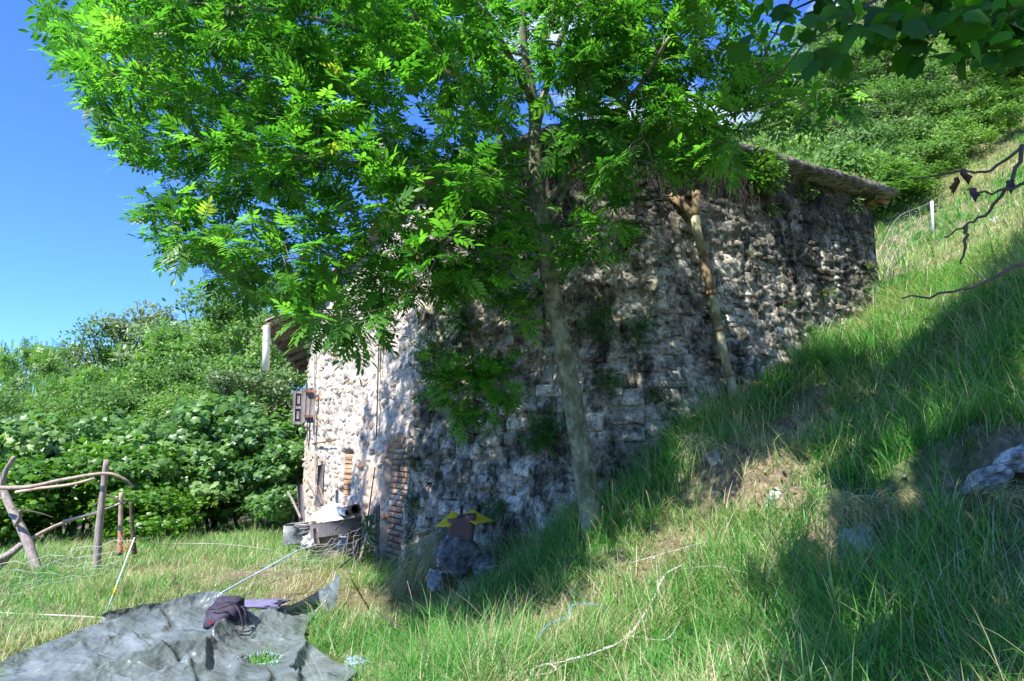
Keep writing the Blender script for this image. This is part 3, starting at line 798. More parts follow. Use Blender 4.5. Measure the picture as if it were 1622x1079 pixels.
# concrete roof slab above the weathered walls, broken into cast lengths, grass growing on it
ss = np.concatenate([[SA - 0.15], np.arange(SA + 0.1, SL, 0.12), [SL, SL + 0.0]])
ss = np.unique(np.clip(ss, 0, SL))
x, y = plan(ss, np.full(len(ss), ZT)); nn_, tg_ = wnorm(ss, np.full(len(ss), ZT - .2)); nn_[:, 2] = 0; nn_ /= np.linalg.norm(nn_, axis=1)[:, None]
ov = 0.27 + 0.03 * (fbm(ss * 3, ss * 0, 5, 3) - .5)
outer = np.stack([x, y], -1) + nn_[:, :2] * ov[:, None]
outer[-1] += np.array([0.25, 0.12]); outer = np.vstack([outer])
inner = np.stack([x, y], -1) - nn_[:, :2] * 0.9
prof = [(0.0, 0.0, -0.02), (0.45, 0, -0.012), (1, 0, 0.0), (1.0, 1, 0.07), (1.0, 2, 0.095), (0.93, 3, 0.12), (0.5, 4, 0.15), (0, 5, 0.17)]
Vs = []
for q, (f, jj, dz) in enumerate(prof):
    o = inner * (1 - f) + outer * f
    zz = ZT + dz + (fbm(ss * 7, np.full(len(ss), q * 3.1), 31, 3) - .5) * 0.07
    jt = (fbm(ss * 9, np.full(len(ss), q * 2.7), 33, 3) - .5) * 0.06 * (f > .5)
    Vs.append(np.column_stack([o + nn_[:, :2] * jt[:, None], zz]))
Vs = np.array(Vs); a_, b_n = Vs.shape[:2]
ii = np.arange(a_ - 1)[:, None] * b_n + np.arange(b_n - 1)[None, :]
Q = np.stack([ii + b_n, ii + b_n + 1, ii + 1, ii], -1).reshape(-1, 4)
capQ = [[k * b_n + b_n - 1 for k in (0, 1, 2, 3)], [k * b_n + b_n - 1 for k in (0, 3, 4, 7)], [k * b_n + b_n - 1 for k in (4, 5, 6, 7)]]
slab = link('roof_slab', make_mesh('roof_slab', Vs.reshape(-1, 3), [Q, np.array(capQ)], {'rnd': np.full(a_ * b_n, .5)}, True, M['slab']), bl)
# flat roof behind the slab edge and the tiled slope over the gable
mb = MB()
rv = [tuple(v) + (ZT + 0.12,) for v in inner[::4]] + [(inner[-1][0], inner[-1][1], ZT + .12), (4.9, 14.5, ZT + 0.12), (0.0, 15.2, ZT + 0.12)]
cxy = np.mean(np.array(rv), axis=0); mb.add(rv + [tuple(cxy)], [(i, (i + 1) % len(rv), len(rv)) for i in range(len(rv))])
link('flat_roof', mb.mesh('flat_roof', M['slab']), bl)
# lichen-covered corbel below the slab's far end
mb = MB(); p, n, tg = wallpt(SL - 0.12, ZT - 0.10, 0.08, False)
mb.bbox(p[0] + np.array([.08, .03, 0]), tg[0] * 0.17, np.array([0, 0, .06]), n[0] * 0.11, 0.03, .5, .04)
link('corbel', mb.mesh('corbel', M['lichen'], True), bl, 'yellow lichen covered corbel block')

# tiled gable slope: eave at the left, rising to the slab
E0 = np.array(P(419, 519, 12.0)); E1 = np.array(P(478, 586, 15.0)); I0 = np.array([D0[0] + 0.02, D0[1] - 0.25, 3.98]); I1 = np.array([-4.0, 15.4, 3.55])
T0 = np.array([A1[0] - 0.1, A1[1] - 0.15, 5.42]); T1 = np.array([0.0, 15.2, 5.42])
roof = bpy.data.objects.new('tiled_roof', None); COL.objects.link(roof); roof.parent = bl; roof.matrix_parent_inverse = Matrix.Translation(-bl.location)
mb = MB(); up = np.array([0, 0, 0.03])
mb.add([I0, I1, T1, T0, I0 + up, I1 + up, T1 + up, T0 + up], None, [(0, 1, 2, 3), (7, 6, 5, 4), (0, 3, 7, 4), (0, 4, 5, 1)])
link('roof_boarding', mb.mesh('roof_boarding', M['plank']), roof)
# eave boards and rafters
nb = 9
for k in range(nb):
    t0, t1 = k / nb + 0.006, (k + 1) / nb - 0.006
    # boards run along the eave, laid side by side from wall to outer edge
    a = E0 + (I0 - E0) * t0; b = E0 + (I0 - E0) * t1; c = E1 + (I1 - E1) * t1; d = E1 + (I1 - E1) * t0
    u2 = np.array([0, 0, .022]); j = np.array([0, -random.uniform(0, .12), 0])
    mb = MB(); mb.add([a + j, b + j, c, d, a + j + u2, b + j + u2, c + u2, d + u2], None, [(0, 1, 2, 3), (7, 6, 5, 4), (0, 4, 5, 1), (1, 5, 6, 2), (2, 6, 7, 3), (3, 7, 4, 0)], random.random())
    link('eave_board', mb.mesh('eave_board', M['plank']), roof)
for k in range(7):
    t = 0.03 + k / 6.6
    a = E0 + (E1 - E0) * t; b = I0 + (I1 - I0) * t; ax = (b - a); L = np.linalg.norm(ax); ax /= L
    sd = np.array([0.0, 1, 0]); mb = MB()
    mb.bbox((a + b) / 2 + np.array([0, 0, -.055]), ax * (L / 2 + .02), sd * 0.04, np.array([0, 0, .05]), 0.008, random.random(), .008)
    link('rafter', mb.mesh('rafter', M['plank']), roof)
mb = MB(); ax = (E1 - E0); L = np.linalg.norm(ax); ax /= L
mb.bbox((E0 + E1) / 2 + np.array([-.02, 0, -.01]), ax * L / 2, np.array([0.016, 0, 0]), np.array([0, 0, .05]), 0.005)
link('fascia', mb.mesh('fascia', M['grey_wood']), roof)
mb = MB(); mb.bbox((E0 + I0) / 2 + np.array([.05, -.05, .11]), (I0 - E0) * .52, np.array([0, .07, 0]), np.array([0, 0, .02]), 0.006, .4, .02)
link('verge_board', mb.mesh('verge_board', M['grey_wood']), roof, 'loose grey board lying on top of the eave')
def half_tile(p, ax, w, L, rd, mat=None):
    """curved clay tile"""
    ax = ax / np.linalg.norm(ax); sd = np.cross(ax, [0, 0, 1.0]); sd /= np.linalg.norm(sd); nu = np.cross(sd, ax)
    V = []
    for e, ww in ((-.5, w), (.5, w * .8)):
        for r_ in (1, .82):
            for k in range(6):
                an = math.pi * k / 5
                V.append(p + ax * L * e + sd * math.cos(an) * ww * r_ + nu * math.sin(an) * ww * r_ * .8)
    Fq = []
    for k in range(5):
        Fq += [(k, k + 1, 12 + k + 1, 12 + k), (6 + k + 1, 6 + k, 18 + k, 18 + k + 1), (k + 1, k, 6 + k, 6 + k + 1), (12 + k, 12 + k + 1, 18 + k + 1, 18 + k)]
    m = MB(); m.add(V, None, Fq, rd); return m
for r_ in range(5):
    for c_ in range(5 if r_ else 6):
        t = (r_ + .5) / 5; f = (c_ + .35) / 5.2
        p = (E0 + (I0 - E0) * f) * (1 - t) + (E1 + (I1 - E1) * f) * t + np.array([0, -.06, .07 + random.uniform(0, .02)])
        link('roof_tile', half_tile(p, (I0 - E0) + np.array([random.uniform(-.1, .1), random.uniform(-.15, .15), 0]), .085, .30, random.random()).mesh('roof_tile', M['tile'], True), roof)
for c_ in range(9):
    f = (c_ + .5) / 9; p = I0 + (T0 - I0) * f + np.array([0, -.02, .07])
    link('roof_tile', half_tile(p, T0 - I0, .085, .40, random.random()).mesh('roof_tile', M['tile'], True), roof)
# white rainwater pipe hanging from the eave corner
mb = MB(); a = np.array(P(420, 518, 11.9)); b = np.array(P(421, 587, 11.9)); a[0] = b[0] - .02
mb.tube([a + (0, 0, .02), a, (a + b) / 2, b], 0.062, 14)
dp = link('eave_downpipe', mb.mesh('eave_downpipe', M['white'], True), bl, 'short white downpipe hanging from the eave corner')
mb = MB(); mb.tube([a + (-.0, 0, .03), a + (.07, .02, .035)], 0.045, 12)
link('rusty_outlet', mb.mesh('rusty_outlet', M['pipe_rust'], True), dp)

# rainwater pipe on the weathered wall: rusty hopper, cement lengths, collars
pipe = bpy.data.objects.new('drainpipe', None); COL.objects.link(pipe); pipe.parent = bl; pipe.matrix_parent_inverse = Matrix.Translation(-bl.location)
s0, z0 = on_wall(1146, 630); s1, z1 = on_wall(1091, 352)
pb = wallpt(s0, z0 - .25, .17, False)[0][0]; pt = wallpt(s1, z1, .13, False)[0][0]
joints = [0, .20, .42, .60, .80, 1.0]
for k in range(5):
    a = pb + (pt - pb) * joints[k]; b = pb + (pt - pb) * joints[k + 1]
    bend = np.array([random.uniform(-.012, .012), 0, 0])
    mb = MB(); mb.tube([a, (a + b) / 2 + bend, b], 0.053 - .003 * (k % 2), 14)
    link('pipe_length', mb.mesh('pipe_length', M['pipe_rust' if k in (3,) else 'pipe'], True), pipe)
    if k:
        mb = MB(); d = (pt - pb) / np.linalg.norm(pt - pb); mb.tube([a - d * .03, a + d * .03], 0.058, 14)
        link('collar', mb.mesh('collar', M['pipe_rust'], True), pipe)
d = (pt - pb) / np.linalg.norm(pt - pb)
for px, py in ((1063, 308), (1103, 304)):
    e = np.array(P(px, py, pt[1] + .05)); mb = MB()
    mb.tube([pt - d * .02, pt + (e - pt) * .35, e], [0.045, 0.045, 0.055], 12)
    link('hopper_arm', mb.mesh('hopper_arm', M['pipe_rust'], True), pipe)
mb = MB(); mb.bbox(np.array(P(1084, 318, pt[1] + .08)), (.10, 0, 0), (0, .035, 0), (0.02, 0, .07), .02, .5, .02)
link('hopper', mb.mesh('hopper', M['pipe_rust'], True), pipe)

# shutters by the far corner
def wl(px, py, off=0.0):
    s, z = on_wall(px, py); p, n, tg = wallpt(s, z, off, False); return p[0], n[0], tg[0]
sh = bpy.data.objects.new('shutter', None); COL.objects.link(sh); sh.parent = bl; sh.matrix_parent_inverse = Matrix.Translation(-bl.location)
ya = 11.75
pa = np.array(P(478, 614, ya)); pc = np.array(P(495.5, 670, ya + .12)); hz = (pa[2] - pc[2]) / 2; cz = (pa[2] + pc[2]) / 2
wv = np.array([pc[0] - pa[0], .14, 0]); nrm = np.cross(wv, [0, 0, 1.0]); nrm /= np.linalg.norm(nrm)
for k in range(3):
    c = np.array([pa[0], ya, cz]) + wv * (k + .5) / 3
    mb = MB(); mb.bbox(c, wv / 6 * .94, (0, 0, hz), nrm * .016, .004, random.random())
    link('shutter_plank', mb.mesh('shutter_plank', M['shutter']), sh)
for dz in (.8, -.62):
    mb = MB(); mb.bbox(np.array([pa[0], ya, cz + dz * hz]) + wv * .62 + nrm * (-.026 if nrm[1] > 0 else .026), wv * .42, (0, 0, .014), nrm * .006, .002)
    link('strap_hinge', mb.mesh('strap_hinge', M['rust']), sh)
sh2 = bpy.data.objects.new('shutter', None); COL.objects.link(sh2); sh2.parent = bl; sh2.matrix_parent_inverse = Matrix.Translation(-bl.location)
pa2 = np.array(P(465, 619, 12.0)); pb2 = np.array(P(478.5, 672, 12.1)); w2 = np.array([pb2[0] - pa2[0], .1, 0]); hz2 = (pa2[2] - pb2[2]) / 2; cz2 = (pa2[2] + pb2[2]) / 2
n2 = np.cross(w2, [0, 0, 1.0]); n2 /= np.linalg.norm(n2); n2 = -n2 if n2[1] > 0 else n2
base2 = np.array([pa2[0], 12.0, cz2])
mb = MB(); mb.bbox(base2 + w2 * .5, w2 * .5, (0, 0, hz2), n2 * .008, .002); link('shutter_back', mb.mesh('shutter_back', M['shutter']), sh2)
for f in (.1, .9):
    mb = MB(); mb.bbox(base2 + w2 * f + n2 * .018, w2 * .1, (0, 0, hz2), n2 * .010, .002); link('stile', mb.mesh('stile', M['shutter']), sh2)
for dz in (-.92, 0, .92):
    mb = MB(); mb.bbox(base2 + w2 * .5 + n2 * .016 + np.array([0, 0, dz * hz2]), w2 * .3, (0, 0, hz2 * .085), n2 * .010, .002); link('rail', mb.mesh('rail', M['shutter']), sh2)
for dz in (-.46, .46):
    mb = MB(); mb.bbox(base2 + w2 * .5 + n2 * .014 + np.array([0, 0, dz * hz2]), w2 * .17, (0, 0, hz2 * .26), n2 * .008, .006); link('panel', mb.mesh('panel', M['shutter']), sh2)
# cables, conduit and iron rod on the gable
def wallline(pts, off, rad, name, m, lab=None):
    q = [wl(px, py, off)[0] for px, py in pts]; mb = MB(); mb.tube(curve(q, 6), rad, 7)
    return link(name, mb.mesh(name, M[m], True), bl, lab)
wallline([(502, 540), (501, 640), (502, 730), (503, 800)], .045, .016, 'conduit', 'wire', 'grey conduit running down the gable near its far edge')
wallline([(607, 440), (606, 520), (603, 600), (601, 690)], .05, .010, 'cable', 'black')
wallline([(611, 440), (610, 520), (607, 590)], .05, .010, 'cable', 'black')
wallline([(490, 700), (491, 640), (498, 614)], .04, .008, 'cable', 'black')
a = wl(500, 702, .06)[0]; b = wl(536, 698, .10)[0]; mb = MB(); mb.tube([a, b], .012, 6); link('iron_rod', mb.mesh('iron_rod', M['rust'], True), bl)
for k, (px, py) in enumerate(((665, 397), (672, 412))):
    p, n, tg = wl(px, py, .03); mb = MB(); mb.bbox(p, tg * .15, (0, 0, .09), n * .06, .02, .5, .03)
    link('quoin', mb.mesh('quoin', M['brick']), bl)

# ------------------------------------------------------------------ leaf templates
def leaflet():
    V = [(0, 0, 0), (.38, .17, .035), (.38, -.17, .035), (.42, 0, 0), (1, 0, -.10), (.72, .12, .0), (.72, -.12, .0)]
    T = [(0, 3, 1), (0, 2, 3), (3, 5, 1), (3, 2, 6), (3, 4, 5), (3, 6, 4)]
    return np.array(V), np.array(T)
def compound(npairs=5, L=1.0, droop=.25, ll=.36, seed=0):
    """pinnate ash leaf, axis x, length 1"""
    r = random.Random(seed); lV, lT = leaflet(); mb = MB()
    def rach(t): return np.array([t * L, 0, -droop * t * t * L])
    for k in range(npairs):
        t = 0.28 + 0.64 * k / npairs
        for sg in (-1, 1):
            an = sg * R(62 - 20 * k / npairs + r.uniform(-7, 7)); s = ll * (0.8 + .3 * math.sin(math.pi * (k + .7) / npairs)) * r.uniform(.88, 1.1)
            ca, sa = math.cos(an), math.sin(an)
            V = lV.copy() * s; tl = r.uniform(-.15, .15)
            W = np.stack([V[:, 0] * ca - V[:, 1] * sa, V[:, 0] * sa + V[:, 1] * ca, V[:, 2] - V[:, 0] * (.22 + tl)], -1)
            mb.add(W + rach(t), lT)
    mb.add(lV * ll * 1.05 * np.array([1, 1, 1]) + rach(.95) - np.array([0, 0, 0]), lT)
    w = .008; q = [rach(0), rach(.5), rach(.97)]
    V = []
    for p in q: V += [p + (0, -w, 0), p + (0, w, 0)]
    mb.add(V, None, [(0, 2, 3, 1), (2, 4, 5, 3)])
    V = np.vstack(mb.V); F = [np.vstack(mb.T), np.vstack(mb.Q)]
    return V, F
COMP = [compound(5, droop=.2, seed=1), compound(4, droop=.35, ll=.4, seed=2), compound(5, droop=.45, seed=3)]
def lobed(n=5, seed=0, depth=.35):
    """broad lobed leaf, axis x"""
    V = [(0, 0, 0)]; k = n * 2 + 1
    for i in range(k):
        a = R(-150 + 300 * i / (k - 1)); r_ = .55 * (1 if i % 2 == 1 or i in (0, k - 1) else 1 - depth) * (1 + .35 * math.cos(a))
        V.append((.35 + r_ * math.cos(a), r_ * math.sin(a) * 1.15, -.10 * r_ * abs(math.sin(a)) * 2 - .12 * max(math.cos(a), 0)))
    V.append((.35, 0, .03))
    c = len(V) - 1
    T = [(c, i, i + 1) for i in range(1, k)] + [(c, 0, 1), (c, k, 0)]
    return np.array(V), [np.array(T)]
LOB = lobed(5); ROUND = lobed(4, depth=.16); BIG = lobed(7, depth=.24)
SIMPLE = (np.array([(0, 0, 0), (.5, .26, .05), (1, 0, -.05), (.5, -.26, .05)]), [np.array([(0, 1, 2), (0, 2, 3)])])
PIN = None
def pinspray():
    """small leafy spray used for far trees"""
    mb = MB(); r = random.Random(3)
    for k in range(4):
        for sg in (-1, 1):
            a = sg * R(55); s = .34; c_, s_ = math.cos(a), math.sin(a); x0 = .15 + .2 * k
            V = SIMPLE[0] * s; W = np.stack([V[:, 0] * c_ - V[:, 1] * s_ + x0, V[:, 0] * s_ + V[:, 1] * c_, V[:, 2] - .1 * x0 + r.uniform(-.04, .04)], -1)
            mb.add(W, SIMPLE[1][0])
    return np.vstack(mb.V), [np.vstack(mb.T)]
PIN = pinspray()

# ------------------------------------------------------------------ trees grown towards targets
def in_poly(x, y, poly):
    inside = np.zeros(len(x), bool); j = len(poly) - 1
    for i in range(len(poly)):
        xi, yi = poly[i]; xj, yj = poly[j]
        c = ((yi > y) != (yj > y)) & (x < (xj - xi) * (y - yi) / (yj - yi + 1e-12) + xi)
        inside ^= c; j = i
    return inside
class Grower:
    def __init__(s): s.nodes = []; s.rad = []; s.mb = MB()
    def limb(s, pts, r0, r1, n=10, sub=6, wob=0.06):
        c = curve(pts, sub); rad = np.linspace(r0, r1, len(c)); s.mb.tube(c, rad, n, True, .5, wob)
        s.nodes += list(c); s.rad += list(rad); return c
    def grow(s, targets, r0, r1, maxr=.05, n=5, order=None, sag=0.08, keep=True, minnode=0.0):
        tips = []
        for tg in targets:
            N_ = np.array(s.nodes); Rr = np.array(s.rad)
            d = np.linalg.norm(N_ - tg, axis=1); dd = d + (N_[:, 2] > tg[2] + .25) * .35 + (Rr < minnode) * 2
            k = int(np.argmin(dd)); a = N_[k]; L = d[k]
            if L < .05: continue
            mid = (a + tg) / 2 + np.array([0, 0, sag * L]) + rng.normal(size=3) * .06 * L
            q1 = a * .72 + tg * .28 + np.array([0, 0, sag * L * .8]) + rng.normal(size=3) * .03 * L
            c = curve([a, q1, mid, tg], 3)
            ra = min(Rr[k] * .75, r0 * (0.5 + L * .5), maxr); rad = np.linspace(ra, r1, len(c))
            s.mb.tube(c, rad, n, False)
            if keep: s.nodes += list(c[2:]); s.rad += list(rad[2:])
            tips.append((c, tg))
        return tips

ash = thing('ash_tree', 'tall ash tree with leaning pale trunk and feathery leaves before the stone wall', 'tree', tuple(P(941, 850, 6.6)))
G = Grower()
TY = 6.6
trunk_px = [(946, 880, 6.62), (941, 850, 6.6), (925, 740, 6.6), (905, 620, 6.58), (886, 520, 6.5), (868, 430, 6.4), (856, 340, 6.3), (850, 270, 6.25), (846, 210, 6.2)]
tp = [np.array(P(*q)) for q in trunk_px]
c = curve(tp, 6); rad = np.interp(np.linspace(0, 1, len(c)), [0, .08, .18, .35, .6, 1], [.185, .128, .105, .094, .083, .065])
G.mb.tube(c, rad, 18, True, .5, .05); G.nodes += list(c[26:]); G.rad += list(rad[26:])
def PP(*q): return [np.array(P(*k)) for k in q]
G.limb(PP((846, 215, 6.2), (843, 150, 6.1), (830, 70, 6.0), (826, -60, 5.9), (810, -260, 5.8)), .055, .02)
G.limb(PP((846, 220, 6.2), (862, 150, 6.3), (885, 70, 6.4), (915, -10, 6.6), (950, -150, 6.7)), .045, .018)
G.limb(PP((853, 300, 6.25), (820, 255, 6.1), (785, 200, 5.9), (735, 130, 5.6), (680, 60, 5.3), (620, -40, 5.0)), .042, .012)
G.limb(PP((852, 318, 6.3), (800, 297, 6.1), (740, 287, 5.9), (690, 280, 5.7), (600, 262, 5.4), (500, 255, 5.2), (400, 235, 5.2), (330, 215, 5.3)), .040, .010)
G.limb(PP((858, 350, 6.3), (800, 338, 6.2), (740, 325, 6.3), (650, 320, 6.5), (540, 335, 6.6), (430, 360, 6.6), (330, 385, 6.6)), .034, .008)
G.limb(PP((865, 420, 6.4), (800, 408, 6.4), (745, 395, 6.5), (690, 368, 6.8)), .03, .01)
G.limb(PP((856, 330, 6.3), (905, 275, 6.0), (950, 220, 5.6), (1010, 140, 5.0), (1060, 60, 4.5)), .034, .012)
G.limb(PP((862, 360, 6.3), (920, 270, 6.6), (1000, 240, 6.5), (1100, 200, 6.2), (1200, 170, 5.9), (1290, 150, 5.7)), .026, .007)
G.limb(PP((843, 160, 6.1), (790, 60, 5.4), (700, -60, 4.8), (560, -160, 4.4)), .034, .012)
G.limb(PP((735, 130, 5.6), (600, 60, 5.4), (450, 20, 5.3), (300, 5, 5.4), (150, 0, 5.7)), .026, .008)
G.limb(PP((690, 280, 5.7), (560, 190, 5.5), (420, 130, 5.6), (280, 110, 5.8), (180, 90, 6.0)), .024, .008)
G.limb(PP((868, 425, 6.4), (835, 470, 6.5), (790, 510, 6.7), (755, 560, 6.9)), .018, .008)
G.limb(PP((540, 335, 6.6), (520, 400, 6.6), (520, 470, 6.7)), .014, .006)
# crown volumes: picture outline of the lower edge, with depth
polyL = [(60, 5), (85, 85), (130, 135), (150, 205), (215, 250), (285, 285), (330, 300), (225, 318), (228, 345), (262, 405), (330, 455), (400, 462), (470, 480), (505, 560),
         (560, 560), (610, 530), (640, 480), (700, 470), (730, 440), (700, 380), (690, 330), (780, 330), (810, 250), (830, 0), (600, -60), (200, -60)]
polyC = [(620, 300), (690, 470), (760, 440), (830, 520), (900, 430), (970, 395), (1000, 350), (880, 330), (700, 300)]
polyR = [(850, 0), (860, 200), (900, 280), (960, 300), (1040, 330), (1120, 300), (1210, 240), (1290, 200), (1365, 160), (1330, 120), (1230, 110), (1200, 0), (1150, -60), (900, -60)]
polyH = [(640, 585), (690, 560), (800, 560), (820, 640), (780, 660), (720, 690), (675, 640)]
def sample_poly(poly, n, y0, y1, fdepth=None):
    xs = [p[0] for p in poly]; ys = [p[1] for p in poly]; out = []
    while len(out) < n:
        x = rng.uniform(min(xs), max(xs), n); y = rng.uniform(min(ys), max(ys), n)
        k = in_poly(x, y, poly)
        for a, b in zip(x[k], y[k]):
            Y = rng.uniform(y0, y1)
            out.append(np.array(P(a, b, Y)))
    return out[:n]
def depth_ok(p): return True
def mk_targets(nL, nC, nR, nH, nT):
    t = sample_poly(polyL, nL, 4.6, 7.6) + sample_poly(polyC, nC, 5.4, 6.9) + sample_poly(polyR, nR, 4.6, 6.8) + sample_poly(polyH, nH, 6.5, 7.1)
    cnt = 0
    while cnt < nT:
        v = rng.uniform(-1, 1, 3)
        if np.linalg.norm(v) > 1 or v[2] < -.15: continue
        t.append(np.array([-1.0, 5.6, 5.3]) + v * np.array([3.2, 2.5, 3.6])); cnt += 1
    o = np.array(t)
    c0 = np.array([0, 6.2, 4.5]); t.sort(key=lambda p: np.linalg.norm(p - c0)); return t
G.grow(mk_targets(34, 7, 20, 3, 22), .03, .006, .03, 6)
tips = G.grow(mk_targets(330, 36, 150, 14, 110), .012, .003, .012, 5, sag=.05)
tips2 = G.grow(mk_targets(620, 60, 250, 20, 150), .006, .0018, .007, 4, sag=.03, keep=False)
# leaves in opposite pairs along the last part of every twig
pos = []; X = []; Z = []; sc = []
def leafy(tips, nl, lo=.3):
    for c, tg in tips:
        L = np.linalg.norm(c[-1] - c[0])
        for k in range(nl):
            t = lo + (1 - lo) * (k + 1) / nl
            f = t * (len(c) - 1); i = min(int(f), len(c) - 2); p = c[i] + (c[i + 1] - c[i]) * (f - i)
            ax = c[i + 1] - c[i]; ax = ax / (np.linalg.norm(ax) + 1e-9)
            for sg in (-1, 1):
                sd = np.cross(ax, [0, 0, 1.0]); sd /= (np.linalg.norm(sd) + 1e-6)
                ro = rng.uniform(-.9, .9)
                dv = ax * rng.uniform(.45, 1.0) + sd * sg * math.cos(ro) + np.array([0, 0, 1]) * (math.sin(ro) * .7 + .05)
                if k == nl - 1 and sg == 1: dv = ax + rng.normal(size=3) * .2
                pos.append(p); X.append(dv); Z.append(np.array([0, 0, 1]) + rng.normal(size=3) * .35); sc.append(rng.uniform(.16, .27))
leafy(tips, 4, .35); leafy(tips2, 4, .25)
pos = np.array(pos); X = np.array(X); Z = np.array(Z); sc = np.array(sc)
trunkmesh = G.mb.mesh('trunk', M['bark'], True)
link('trunk', trunkmesh, ash)
px, py, f = proj(pos)
# keep clear of the lens and of the open sky on the left
ok = (f > 2.6) & ~((px < 62 + np.clip(py, 0, 999) * .30) & (px > -900) & (py > -250))
ok &= ~((px > 808) & (px < 925) & (py > 110) & (py < 262) & (rng.random(len(px)) < .55))
ok &= ~((px > 1090) & (px < 1260) & (py > 20) & (py < 110) & (rng.random(len(px)) < .6))
vis = ok & (px > 20) & (px < 1600) & (py > 10) & (py < 700)
cut = rng.random(len(px))
ok &= ~((np.abs(px - np.interp(py, [0, 210, 430, 560], [835, 846, 868, 890])) < 34) & (py > -20) & (py < 470) & (pos[:, 1] < 6.4) & (cut < .72))
ok &= ~((px > 1010) & (px < 1150) & (py > 262) & (py < 470) & (cut < .93))
ok &= ~((px > 1165) & (py > 190) & (cut < .9)); ok &= ~((px > 1225) & (cut < .45)); ok &= ~((px > 930) & (px < 1010) & (py > 330) & (cut < .5))
ok &= ~((px > 380) & (py > 330) & (px < 700) & (pos[:, 1] > 5.5) & (cut < .30)); ok &= cut < .80
vis &= ok
score = np.where(vis, sc / f, 0); order = np.argsort(-score); single = order[:298]
sets = [make_mesh('leaf', V_, F_, {'rnd': np.full(len(V_), r_)}, False, M['ash_leaf']) for (V_, F_), r_ in zip(COMP * 2, (.3, .5, .7, .9, .15, .8))]
for k in single:
    o = bpy.data.objects.new('leaf', sets[int(rng.integers(0, 6))]); COL.objects.link(o); o.parent = ash
    x = Vector(X[k]).normalized(); y = Vector(Z[k]).cross(x).normalized(); z = x.cross(y)
    m = Matrix((x, y, z)).transposed().to_4x4(); m = Matrix.Translation(Vector(pos[k]) - ash.location) @ m @ Matrix.Scale(float(sc[k]), 4)
    o.matrix_basis = m
rest = np.setdiff1d(np.where(ok)[0], single)
VV = []; FT = []; FQ = []; AA = []; n0 = 0
which = rng.integers(0, 3, len(rest))
for w in range(3):
    kk = rest[which == w]
    V_, F_, a_r = scatter(COMP[w][0], COMP[w][1], pos[kk], X[kk], Z[kk], sc[kk])
    VV.append(V_); AA.append(a_r); FT.append(F_[0] + n0); FQ.append(F_[1] + n0); n0 += len(V_)
link('foliage', make_mesh('foliage', np.vstack(VV), [np.vstack(FT), np.vstack(FQ)], {'rnd': np.concatenate(AA)}, False, M['ash_leaf']), ash, kind='stuff')
print('ash leaves', len(pos), 'tris', sum(len(f) for f in FT))

# ------------------------------------------------------------------ near tree: broad leaves overhead, its branches hang into the top right
near = thing('broadleaf_tree', 'dark broad leaved branches hanging into view from overhead at the top right', 'tree', (4.6, -0.6, g1(4.6, -.6)))
G2 = Grower()
b0 = np.array([4.6, -.6, g1(4.6, -.6) - .2])
c = curve([b0, b0 + (-.1, .1, 1.6), b0 + (-.5, .4, 3.2), b0 + (-1.2, .9, 4.6)], 6)
G2.mb.tube(c, np.linspace(.19, .10, len(c)), 12, True, .5, .08); G2.nodes += list(c[8:]); G2.rad += list(np.linspace(.19, .10, len(c))[8:])
tgt = []
shade = [(1660, 370), (1500, 440), (1290, 590), (1300, 700), (1210, 740), (1190, 860), (1310, 960), (1290, 1079), (1700, 1079)]
while len(tgt) < 360:
    qx, qy = rng.uniform(1130, 1700), (rng.uniform(370, 1079) if len(tgt) % 2 else rng.uniform(370, 650))
    if not in_poly(np.array([qx]), np.array([qy]), shade)[0]: continue
    Yg = np.interp(qy, [380, 480, 560, 740, 900, 1079], [8.5, 6.6, 6.4, 4.4, 3.8, 2.7]); p = np.array(P(qx, qy, Yg))
    sd_ = np.array(sdir); zt = rng.uniform(6.4, 7.6)
    q = p + sd_ * (zt - p[2]) / sd_[2]
    q[2] = max(q[2], 1.7 + max(q[1], 0) * .72 + .5); q = p + sd_ * (q[2] - p[2]) / sd_[2]
    tgt.append(q)
tgt.sort(key=lambda p: np.linalg.norm(p - c[-1]))
G2.grow(tgt[::8], .05, .015, .07, 7); tt = G2.grow(tgt, .02, .004, .02, 5)
# the hanging branches in view
H = [((1500, -60, 2.6), (1420, -20, 2.5), (1340, 30, 2.45), (1275, 70, 2.4)), ((1560, -60, 2.5), (1480, -10, 2.4), (1420, 30, 2.35), (1385, 60, 2.3)),
     ((1640, -60, 2.4), (1580, -20, 2.3), (1520, 20, 2.3), (1475, 60, 2.3)), ((1700, -30, 2.4), (1640, -10, 2.3), (1590, 25, 2.3), (1545, 50, 2.3)),
     ((1740, 0, 2.4), (1680, 20, 2.3), (1620, 40, 2.3), (1580, 75, 2.3)), ((1400, -60, 2.6), (1350, -30, 2.6), (1290, 0, 2.6), (1245, 20, 2.6)), ((1700, -60, 2.8), (1630, -30, 2.8), (1570, -10, 2.8), (1500, 0, 2.8))]
vt = []
for h in H:
    cc = G2.limb(PP(*h), .010, .003, 6, 5); vt.append(cc)
    # join the spray to the crown above
    a = cc[0]; N_ = np.array(G2.nodes[:200]); k = int(np.argmin(np.linalg.norm(N_ - (a + np.array([.6, .1, 1.2])), axis=1)))
    G2.mb.tube(curve([N_[k], (N_[k] + a) / 2 + np.array([.05, 0, .25]), a], 5), np.linspace(.02, .010, 11), 6, False)
